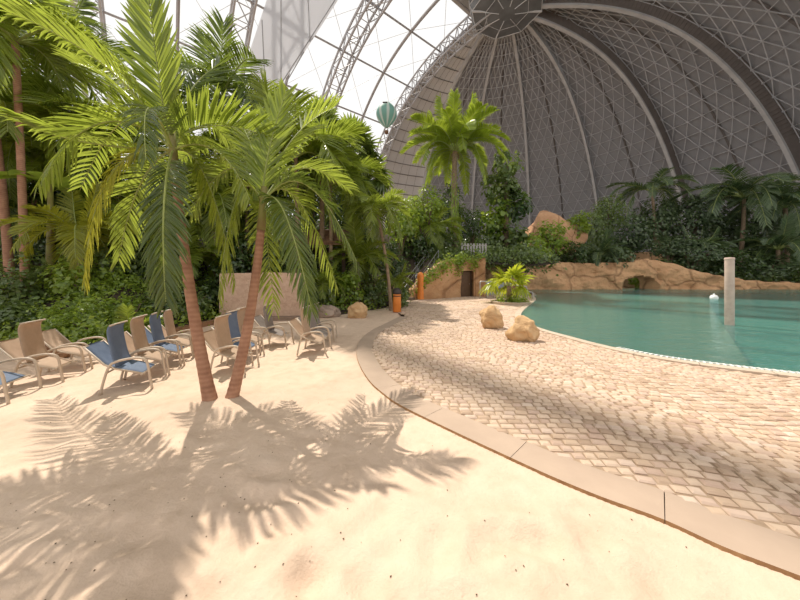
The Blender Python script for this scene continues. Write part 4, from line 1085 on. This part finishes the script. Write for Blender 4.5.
palm('palm_tree', at_ground(786, 38), W(785, 208, 38), (.2, 0, 0), .25, .2, 'shade', 5.4, (2, 4, 6, 5, 2), 'shaded palm at the right edge above the rock wall', GR, 'trunk_grey', 51)
palm('palm_tree', at_ground(655, 44.8), W(652, 192, 44.8), (.2, 0, 0), .22, .18, 'shade', 5.5, (0, 3, 6, 5, 2), 'shaded palm above the cave mouth', GR, 'trunk_grey', 52)
palm('palm_tree', at_ground(778, 37), W(778, 250, 37), (0, 0, 0), .22, .18, 'shade', 4.4, (2, 4, 5, 4, 2), 'low palm below the right edge palm', GR, 'trunk_grey', 53)
palm('palm_tree', at_ground(600, 36), W(600, 256, 36), (0, 0, 0), .15, .12, 'shade', 3.2, (1, 4, 6, 5, 2), 'low palm drooping over the rock wall left of the cave', GR, 'trunk_grey', 54)
for i, (px, py, Y, fl, kd, lab) in enumerate([
    (358, 262, 14.6, 1.9, 'palm', 'fern like low palm left of the leaning palm trunk'),
    (396, 284, 15.6, 1.1, 'palm', 'small leafy palm clump just behind the orange bin'),
    (130, 335, 7.4, .7, 'palm', 'bright green young palm behind the row of four chairs'),
    (430, 232, 27, 3.0, 'palm', 'spreading low palm left of the date palm trunk'),
    (322, 285, 12.6, 1.0, 'palm', 'low fern like palm behind the greyish boulder'),
    (700, 250, 36.5, 3.0, 'shade', 'low spreading palm over the rock wall right of the cave')]):
    c = W(px, py, Y); g = ground_at(c.x, c.y); palm('low_palm', (c.x, c.y, min(g, c.z - .1)), c, (0, 0, 0), .09, .07, kd, fl, (2, 4, 6, 5, 1), lab, 'low feathery palms in the planting', 'trunk_grey', 60 + i, False, 'palm')

# fan palms
def fan_leaf(rng, mats, droop=.25, ns=22, r=.5):
    mb = MB(); mb.tube([(0, 0, 0), (.28, 0, .06), (.5, 0, .05)], [.014, .011, .009], 5, 1, cap=False)
    for k in range(ns):
        a = math.radians(-125 + 250 * k / (ns - 1)); d = Vector((math.cos(a), math.sin(a), 0)); l = r * (1 - .18 * abs(a) / 2.2) * rng.uniform(.92, 1.05); o = Vector((.5, 0, .05)); b = Vector((-d.y, d.x, 0))
        vs = []
        for u, w in ((0, .008), (.5, .055), (.78, .034), (1, .003)):
            p = o + d * l * u + Vector((0, 0, -droop * u * u * l + .04 * math.sin(k * 2.1))); vs += [p - b * w * r * 1.6, p + Vector((0, 0, -.018 * (1 - u))), p + b * w * r * 1.6]
        fs = []
        for i in range(3):
            for c in (0, 1): fs.append((i * 3 + c, i * 3 + c + 1, i * 3 + 4 + c, i * 3 + 3 + c))
        mb.add(vs, fs, 0)
    return mb.mesh('fan leaf', mats)
rngf = random.Random(77)
FL = {k: [fan_leaf(rngf, [M[m], M['rachis']], d) for d in (.15, .5, .9)] for k, m in (('fan', 'leaf_fan'), ('mid', 'leaf_palm'), ('dark', 'leaf_palm_dark'))}
def fan_palm(name, base, crown, r0, r1, kind, sc, nf, label, seed, group=None, tilt=(-1.1, .75)):
    rng = random.Random(seed); base = Vector(base); t = empty(name, tuple(base)); tag(t, label, 'palm tree', group); rel = Vector(crown) - base
    pts = trunk_pts((0, 0, -.1), rel, (0, 0, 0)); trunk_mb(pts, r0, r1, seed, ring=.12).build('trunk', M['trunk_grey'], t, True)
    for k in range(nf):
        f = k / nf; o = link('fan_leaf', FL[kind][0 if f < .4 else (1 if f < .75 else 2)], t); o.location = rel
        o.rotation_euler = (0, tilt[0] + (tilt[1] - tilt[0]) * f + rng.uniform(-.1, .1), k * 2.4 + rng.uniform(-.2, .2)); s = sc * rng.uniform(.85, 1.15); o.scale = (s, s, s)
    return t
ip = G(510, 304); fan_palm('fan_palm', (ip.x, ip.y, .1), W(509, 286, 17.2), .16, .12, 'fan', 1.6, 12, 'yellow green fan palm in a round bed at the pool corner', 81, None, (-1.15, .3))
fan_palm('fan_palm', at_ground(322, 15), W(322, 132, 15), .14, .1, 'dark', 1.5, 26, 'dark fan palm high in the canopy right of the twin palms', 82, 'fan palms in the canopy')
fan_palm('fan_palm', at_ground(352, 18), W(352, 152, 18), .15, .12, 'dark', 2.0, 34, 'dark bushy fan palm below the balloon', 83, 'fan palms in the canopy')
fan_palm('fan_palm', at_ground(368, 19), W(366, 178, 19), .15, .12, 'dark', 1.9, 30, 'lower dark fan palm just under the bushy one', 84, 'fan palms in the canopy')

# ------------------------------------------------------------------ shrubs and trees
FM = {}
def get_foliage(mat, ratio, shape, var):
    q = min((.34, .24, .17, .12, .085, .06), key=lambda a: abs(a - ratio)); k = (mat, q, shape, var)
    if k not in FM: FM[k] = foliage_mesh('foliage', M[mat], {.34: 300, .24: 560, .17: 1000, .12: 1900, .085: 3600, .06: 6500}[q], q, len(FM) * 7 + 3, shape)
    return FM[k]
SM = []
for sd__ in range(3):
    rng = random.Random(sd__); mb = MB()
    for k in range(7):
        a = rng.uniform(0, 6.28); r = rng.uniform(.2, .6); mb.tube([(0, 0, -1), (.3 * r * math.cos(a), .3 * r * math.sin(a), -.45), (r * math.cos(a), r * math.sin(a), rng.uniform(-.1, .4))], [.05, .035, .012], 5, cap=False)
    SM.append(mb.mesh('stems', M['stem']))
nsh = [0]
def shrub(px, py, Y, rx, ry, mat, leafpx, label, kind='shrub', shape='oval', group=None):
    i = nsh[0]; nsh[0] += 1
    c = W(px, py, Y); R = rx / F * Y; Rz = ry / F * Y; gz = ground_at(c.x, c.y)
    bz = min(gz, c.z - .6 * Rz); t = empty(kind, (c.x, c.y, bz)); tag(t, label, 'tree' if 'tree' in kind else 'shrub', group)
    f = link('foliage', get_foliage(mat, .72 * leafpx / max(rx, ry), shape, i % 2), t); f.location = (0, 0, c.z - bz); f.scale = (R, R * .9, Rz); f.rotation_euler = (0, 0, (i * 1.7) % 6.28)
    if kind != 'shrub':
        mb = MB(); h = c.z - bz; tr = max(.05, .05 * R); mb.tube([(0, 0, -.2), (.05 * R, 0, h * .5), (0, 0, h)], [tr * 1.3, tr, tr * .7], 8)
        for k in range(6):
            a = k * 1.05; mb.tube([(0, 0, h * .75), (.5 * R * math.cos(a), .5 * R * math.sin(a), h + Rz * .25 * math.sin(k * 2))], [tr * .5, tr * .15], 5, cap=False)
        mb.build('trunk', M['stem'], t, True)
    else:
        s = link('stems', SM[i % 3], t); s.location = (0, 0, c.z - bz); s.scale = (R, R, max(.1, c.z - bz))
    return t
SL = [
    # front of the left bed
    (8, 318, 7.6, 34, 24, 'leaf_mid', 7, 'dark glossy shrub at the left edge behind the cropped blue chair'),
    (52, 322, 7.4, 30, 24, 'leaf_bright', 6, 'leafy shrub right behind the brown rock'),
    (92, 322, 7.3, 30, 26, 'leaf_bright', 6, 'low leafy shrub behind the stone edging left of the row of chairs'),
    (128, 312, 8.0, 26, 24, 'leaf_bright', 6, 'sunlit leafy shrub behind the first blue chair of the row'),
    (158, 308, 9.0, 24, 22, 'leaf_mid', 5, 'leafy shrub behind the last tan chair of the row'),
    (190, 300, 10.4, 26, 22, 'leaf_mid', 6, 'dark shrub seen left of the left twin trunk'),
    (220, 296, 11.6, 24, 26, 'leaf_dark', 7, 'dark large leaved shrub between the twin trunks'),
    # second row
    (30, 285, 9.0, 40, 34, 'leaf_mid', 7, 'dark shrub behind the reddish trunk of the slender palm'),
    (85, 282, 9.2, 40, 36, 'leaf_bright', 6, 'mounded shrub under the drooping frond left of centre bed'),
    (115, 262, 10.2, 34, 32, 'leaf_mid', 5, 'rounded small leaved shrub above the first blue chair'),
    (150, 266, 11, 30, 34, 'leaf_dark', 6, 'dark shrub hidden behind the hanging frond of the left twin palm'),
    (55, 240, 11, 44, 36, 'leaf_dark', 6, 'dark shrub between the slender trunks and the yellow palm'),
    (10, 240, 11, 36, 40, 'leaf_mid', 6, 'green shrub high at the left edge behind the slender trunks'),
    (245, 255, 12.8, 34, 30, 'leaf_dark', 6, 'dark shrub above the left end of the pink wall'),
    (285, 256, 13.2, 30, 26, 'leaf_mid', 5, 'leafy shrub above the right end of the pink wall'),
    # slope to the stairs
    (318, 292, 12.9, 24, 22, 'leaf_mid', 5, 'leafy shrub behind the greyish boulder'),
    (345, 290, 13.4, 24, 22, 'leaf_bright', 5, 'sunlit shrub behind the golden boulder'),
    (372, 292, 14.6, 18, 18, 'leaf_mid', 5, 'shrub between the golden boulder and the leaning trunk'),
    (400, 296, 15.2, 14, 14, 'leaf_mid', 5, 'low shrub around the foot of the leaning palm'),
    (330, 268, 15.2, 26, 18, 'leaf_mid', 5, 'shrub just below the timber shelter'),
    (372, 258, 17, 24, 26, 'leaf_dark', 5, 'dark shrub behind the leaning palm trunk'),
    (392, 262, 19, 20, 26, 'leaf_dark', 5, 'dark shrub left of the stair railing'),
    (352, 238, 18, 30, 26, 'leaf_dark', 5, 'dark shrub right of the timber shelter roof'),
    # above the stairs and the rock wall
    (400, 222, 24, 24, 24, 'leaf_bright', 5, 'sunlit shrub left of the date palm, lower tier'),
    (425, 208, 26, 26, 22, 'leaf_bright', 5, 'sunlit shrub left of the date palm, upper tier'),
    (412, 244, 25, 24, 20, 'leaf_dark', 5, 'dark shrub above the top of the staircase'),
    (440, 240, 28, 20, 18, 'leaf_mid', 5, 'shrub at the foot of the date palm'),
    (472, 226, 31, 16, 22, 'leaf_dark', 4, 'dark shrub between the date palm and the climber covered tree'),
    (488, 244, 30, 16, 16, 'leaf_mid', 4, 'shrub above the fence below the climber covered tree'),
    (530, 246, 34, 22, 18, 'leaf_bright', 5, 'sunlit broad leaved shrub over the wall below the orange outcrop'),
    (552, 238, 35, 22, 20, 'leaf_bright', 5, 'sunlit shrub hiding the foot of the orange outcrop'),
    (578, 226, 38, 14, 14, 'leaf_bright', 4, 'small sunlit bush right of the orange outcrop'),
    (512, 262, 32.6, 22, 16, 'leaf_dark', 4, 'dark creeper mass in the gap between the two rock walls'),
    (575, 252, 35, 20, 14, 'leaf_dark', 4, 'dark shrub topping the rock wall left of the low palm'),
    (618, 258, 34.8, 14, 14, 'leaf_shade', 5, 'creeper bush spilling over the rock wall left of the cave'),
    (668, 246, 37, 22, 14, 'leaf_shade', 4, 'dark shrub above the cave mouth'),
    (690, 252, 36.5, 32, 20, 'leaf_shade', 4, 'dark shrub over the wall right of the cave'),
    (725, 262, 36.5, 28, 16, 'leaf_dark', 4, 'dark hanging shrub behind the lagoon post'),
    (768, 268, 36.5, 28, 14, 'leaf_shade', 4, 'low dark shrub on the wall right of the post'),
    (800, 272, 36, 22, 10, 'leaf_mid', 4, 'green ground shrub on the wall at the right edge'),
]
for s in SL: shrub(*s[:7], s[7], 'shrub', 'oval', 'shrubs of the indoor planting')
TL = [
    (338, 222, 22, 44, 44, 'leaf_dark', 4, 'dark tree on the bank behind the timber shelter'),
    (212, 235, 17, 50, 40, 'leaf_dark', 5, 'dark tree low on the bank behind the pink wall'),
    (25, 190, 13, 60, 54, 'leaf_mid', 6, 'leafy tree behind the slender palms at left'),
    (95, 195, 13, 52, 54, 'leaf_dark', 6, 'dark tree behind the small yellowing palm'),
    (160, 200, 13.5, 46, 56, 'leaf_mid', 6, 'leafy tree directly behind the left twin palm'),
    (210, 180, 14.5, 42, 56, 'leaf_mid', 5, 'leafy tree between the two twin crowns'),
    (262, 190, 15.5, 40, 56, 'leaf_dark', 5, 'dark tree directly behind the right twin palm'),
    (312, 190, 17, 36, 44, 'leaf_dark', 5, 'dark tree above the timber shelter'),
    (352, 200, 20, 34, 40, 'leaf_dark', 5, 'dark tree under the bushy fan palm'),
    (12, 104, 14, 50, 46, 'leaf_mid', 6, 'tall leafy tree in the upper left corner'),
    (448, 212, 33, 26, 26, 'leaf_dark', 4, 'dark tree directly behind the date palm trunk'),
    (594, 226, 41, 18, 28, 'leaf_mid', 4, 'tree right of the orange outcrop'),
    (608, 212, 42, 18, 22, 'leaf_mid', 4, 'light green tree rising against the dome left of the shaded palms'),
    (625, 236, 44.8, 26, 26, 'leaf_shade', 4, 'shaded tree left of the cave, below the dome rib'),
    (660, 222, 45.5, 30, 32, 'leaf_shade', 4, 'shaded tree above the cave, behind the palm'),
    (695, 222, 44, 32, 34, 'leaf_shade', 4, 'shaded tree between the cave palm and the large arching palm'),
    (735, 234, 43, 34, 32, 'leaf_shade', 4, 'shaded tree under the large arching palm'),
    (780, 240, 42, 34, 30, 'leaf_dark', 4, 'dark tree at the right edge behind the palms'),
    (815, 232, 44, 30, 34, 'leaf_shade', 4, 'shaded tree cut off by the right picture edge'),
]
for s in TL: shrub(*s[:7], s[7], 'tree', 'oval', 'trees of the indoor planting')
# climber covered column tree
c = W(505, 256, 30); ct = empty('climber_covered_tree', (c.x, c.y, hill_c(c.x, c.y) - .1)); tag(ct, 'tall columnar tree wrapped in climbing leaves above the rock wall', 'tree')
for (px, py, rx, ry, mt) in ((507, 166, 17, 22, 'leaf_mid'), (500, 188, 20, 20, 'leaf_mid'), (512, 204, 20, 20, 'leaf_dark'), (496, 218, 18, 22, 'leaf_bright'), (506, 236, 24, 20, 'leaf_mid')):
    p = W(px, py, 30) - ct.location; f = link('climber_foliage', get_foliage(mt, 5 / 20, 'oval', 0), ct); f.location = p; f.scale = (rx / F * 30, rx / F * 27, ry / F * 30); f.rotation_euler.z = px
mb = MB(); mb.tube([(0, 0, -.3), (.1, 0, 4), (.2, 0, 9)], [.35, .28, .12], 10); mb.build('trunk', M['stem'], ct, True)
# banana plant with broad bright leaf
c = W(66, 182, 9.4); bp = empty('banana_plant', (c.x - .5, c.y, ground_at(c.x, c.y))); tag(bp, 'banana plant with one broad bright green leaf left of the twin palms', 'plant')
rng = random.Random(9)
for k in range(6):
    mb = MB(); a = [.05, 2.1, 1.2, -1.2, 3.6, -2.4][k]; L = 1.5; vs = []; h0 = c.z - bp.location.z - .1
    for i in range(9):
        u = i / 8; w = .24 * math.sin(PI * (.05 + .93 * u)) ** .6; px_, pz = L * u, .25 * math.sin(u * 2.4) - .35 * u * u
        for s, dz in ((-1, .05), (0, 0), (1, .05)): vs.append((px_ * math.cos(a) - s * w * math.sin(a), px_ * math.sin(a) + s * w * math.cos(a), h0 + pz + dz))
    mb.add(vs, [(i * 3 + q, i * 3 + q + 1, i * 3 + q + 4, i * 3 + q + 3) for i in range(8) for q in (0, 1)]); mb.build('leaf', M['leaf_bright'], bp, True)
mb = MB(); mb.tube([(0, 0, -.1), (0, 0, 1), (0, 0, c.z - bp.location.z)], [.13, .11, .06], 10); mb.build('stem', M['trunk_green'], bp, True)
# ring bed of the fan palm
mb = MB(); mb.lathe([(1.05, 0), (1.1, .14), (.95, .16), (.85, .1)], 28, (0, 0, 0)); bd_ = mb.build('planting_ring', M['coping'], None, False, None); bd_.location = (ip.x, ip.y, .03); tag(bd_, 'round low planting ring at the pool corner under the fan palm', 'planter')
mb = MB(); mb.lathe([(.9, .0), (.85, .13), (.3, .16), (.02, .16)], 20); mb.build('bed_soil', M['soil'], bd_)
for k, (dx, dy, lab) in enumerate(((-.5, -.45, 'small ground plant in the ring bed, left of the fan palm stem'), (.45, -.5, 'small ground plant in the ring bed, right of the fan palm stem'), (0, -.7, 'small ground plant at the front of the ring bed'))):
    t = empty('ground_plant', (ip.x + dx, ip.y + dy, .15)); tag(t, lab, 'plant', 'ground plants under the fan palm'); f = link('foliage', get_foliage('leaf_bright', .34, 'long', 0), t); f.location.z = .15; f.scale = (.5, .45, .32); f.rotation_euler.z = k
# creeper hanging down the left rock wall
def scatter(name, pts, mat, leaf, per, spread, seed, label, cat, kind='stuff', up=.6):
    r = np.random.default_rng(seed); P = np.repeat(np.array([tuple(p) for p in pts]), per, 0); n = len(P); off = r.normal(size=(n, 3)) * spread; P = P + off
    nrm = r.normal(size=(n, 3)) * .5 + np.array([.0, -.4, up]); nrm /= np.linalg.norm(nrm, axis=1)[:, None]; tg = r.normal(size=(n, 3)) + np.array([0, -.3, -.3]); tg -= nrm * (tg * nrm).sum(1)[:, None]; tg /= np.linalg.norm(tg, axis=1)[:, None]
    bt = np.cross(nrm, tg); L = leaf * r.uniform(.6, 1.3, n)[:, None] * (1 if np.isscalar(leaf) else 1)
    V = np.stack([P, P + tg * L * .45 - bt * L * .34, P + tg * L * .5 - nrm * L * .05, P + tg * L * .45 + bt * L * .34, P + tg * L], 1).reshape(-1, 3); b = np.arange(n)[:, None] * 5
    Fa = np.concatenate([b + np.array([[0, 2, 1]]), b + np.array([[0, 3, 2]]), b + np.array([[1, 2, 4]]), b + np.array([[2, 3, 4]])], 1).reshape(-1, 3)
    me = bpy.data.meshes.new(name); me.from_pydata(V.tolist(), [], Fa.tolist()); me.materials.append(mat); o = link(name, me); tag(o, label, cat, None, kind); return o
rng = random.Random(12); pts = []
for k in range(70):
    t = rng.random(); u = .3 + t * (LL * .62 - .3); x, y, zt, n = atL(u); pts.append((x + n.x * .12, y + n.y * .12, zt + rng.uniform(-.35 - .3 * (1 - t), .25)))
for (u, dl) in ((ud - .3, 1.3), (ud + .1, .7), (ud + 1.3, .9)):
    x, y, zt, n = atL(u)
    for k in range(8): pts.append((x + n.x * .15, y + n.y * .15, zt - dl * k / 8))
scatter('creeper', pts, M['leaf_bright'], .2, 14, .16, 5, 'green creeper trailing along the sloping top of the left rock wall', 'creeper', None)
# undergrowth on the banks
rng = random.Random(4); pts = []
for k in range(3600):
    y = 6.5 + 16 * rng.random() ** 1.3; x = y * rng.uniform(-2.1, .05)
    if inside(BED, x, y): pts.append((x, y, hill_h(x, y) + .12))
scatter('undergrowth', pts, M['leaf_bright'], .12, 26, .2, 6, 'dense leafy undergrowth covering the left planting bank', 'undergrowth')
pts = []
for k in range(700):
    y = 23.5 + 14 * rng.random(); x = rng.uniform(2, 13); pts.append((x, y, hill_c(x, y) + .2))
scatter('undergrowth', pts, M['leaf_mid'], .3, 18, .4, 7, 'leafy undergrowth on the bank above the door wall', 'undergrowth')
pts = []
for k in range(1300):
    y = 35.0 + 14 * rng.random() ** 1.5; x = rng.uniform(12.8, 62)
    if abs(x - .828 * y) < 2.7 and y < 43.7: continue
    pts.append((x, y, hill_r(x, y) + .25))
scatter('undergrowth', pts, M['leaf_dark'], .36, 16, .5, 8, 'dark undergrowth along the top of the lagoon rock wall', 'undergrowth')
# what shows through the cave mouth: a lit planted niche
bk_, _, _ = rock_wall('wall_niche', [(31.5, 43.2, 5.0), (36, 43.7, 5.2), (40.5, 43.2, 5.0)], .6, M['rockwall'], .35, [], 3, .3)
tag(bk_, 'rock back wall seen through the cave mouth', 'rock wall', kind='structure')
c = W(641, 286, 37.6); nb = empty('shrub', (c.x, c.y, 0)); tag(nb, 'bright shrub seen through the cave mouth', 'shrub')
f = link('foliage', get_foliage('leaf_bright', .24, 'oval', 1), nb); f.location.z = 1.1; f.scale = (2.0, 1.4, 1.5)
mb = MB(); mb.tube([(0, 0, -.3), (0, 0, .9)], .06, 6); mb.build('stem', M['stem'], nb)
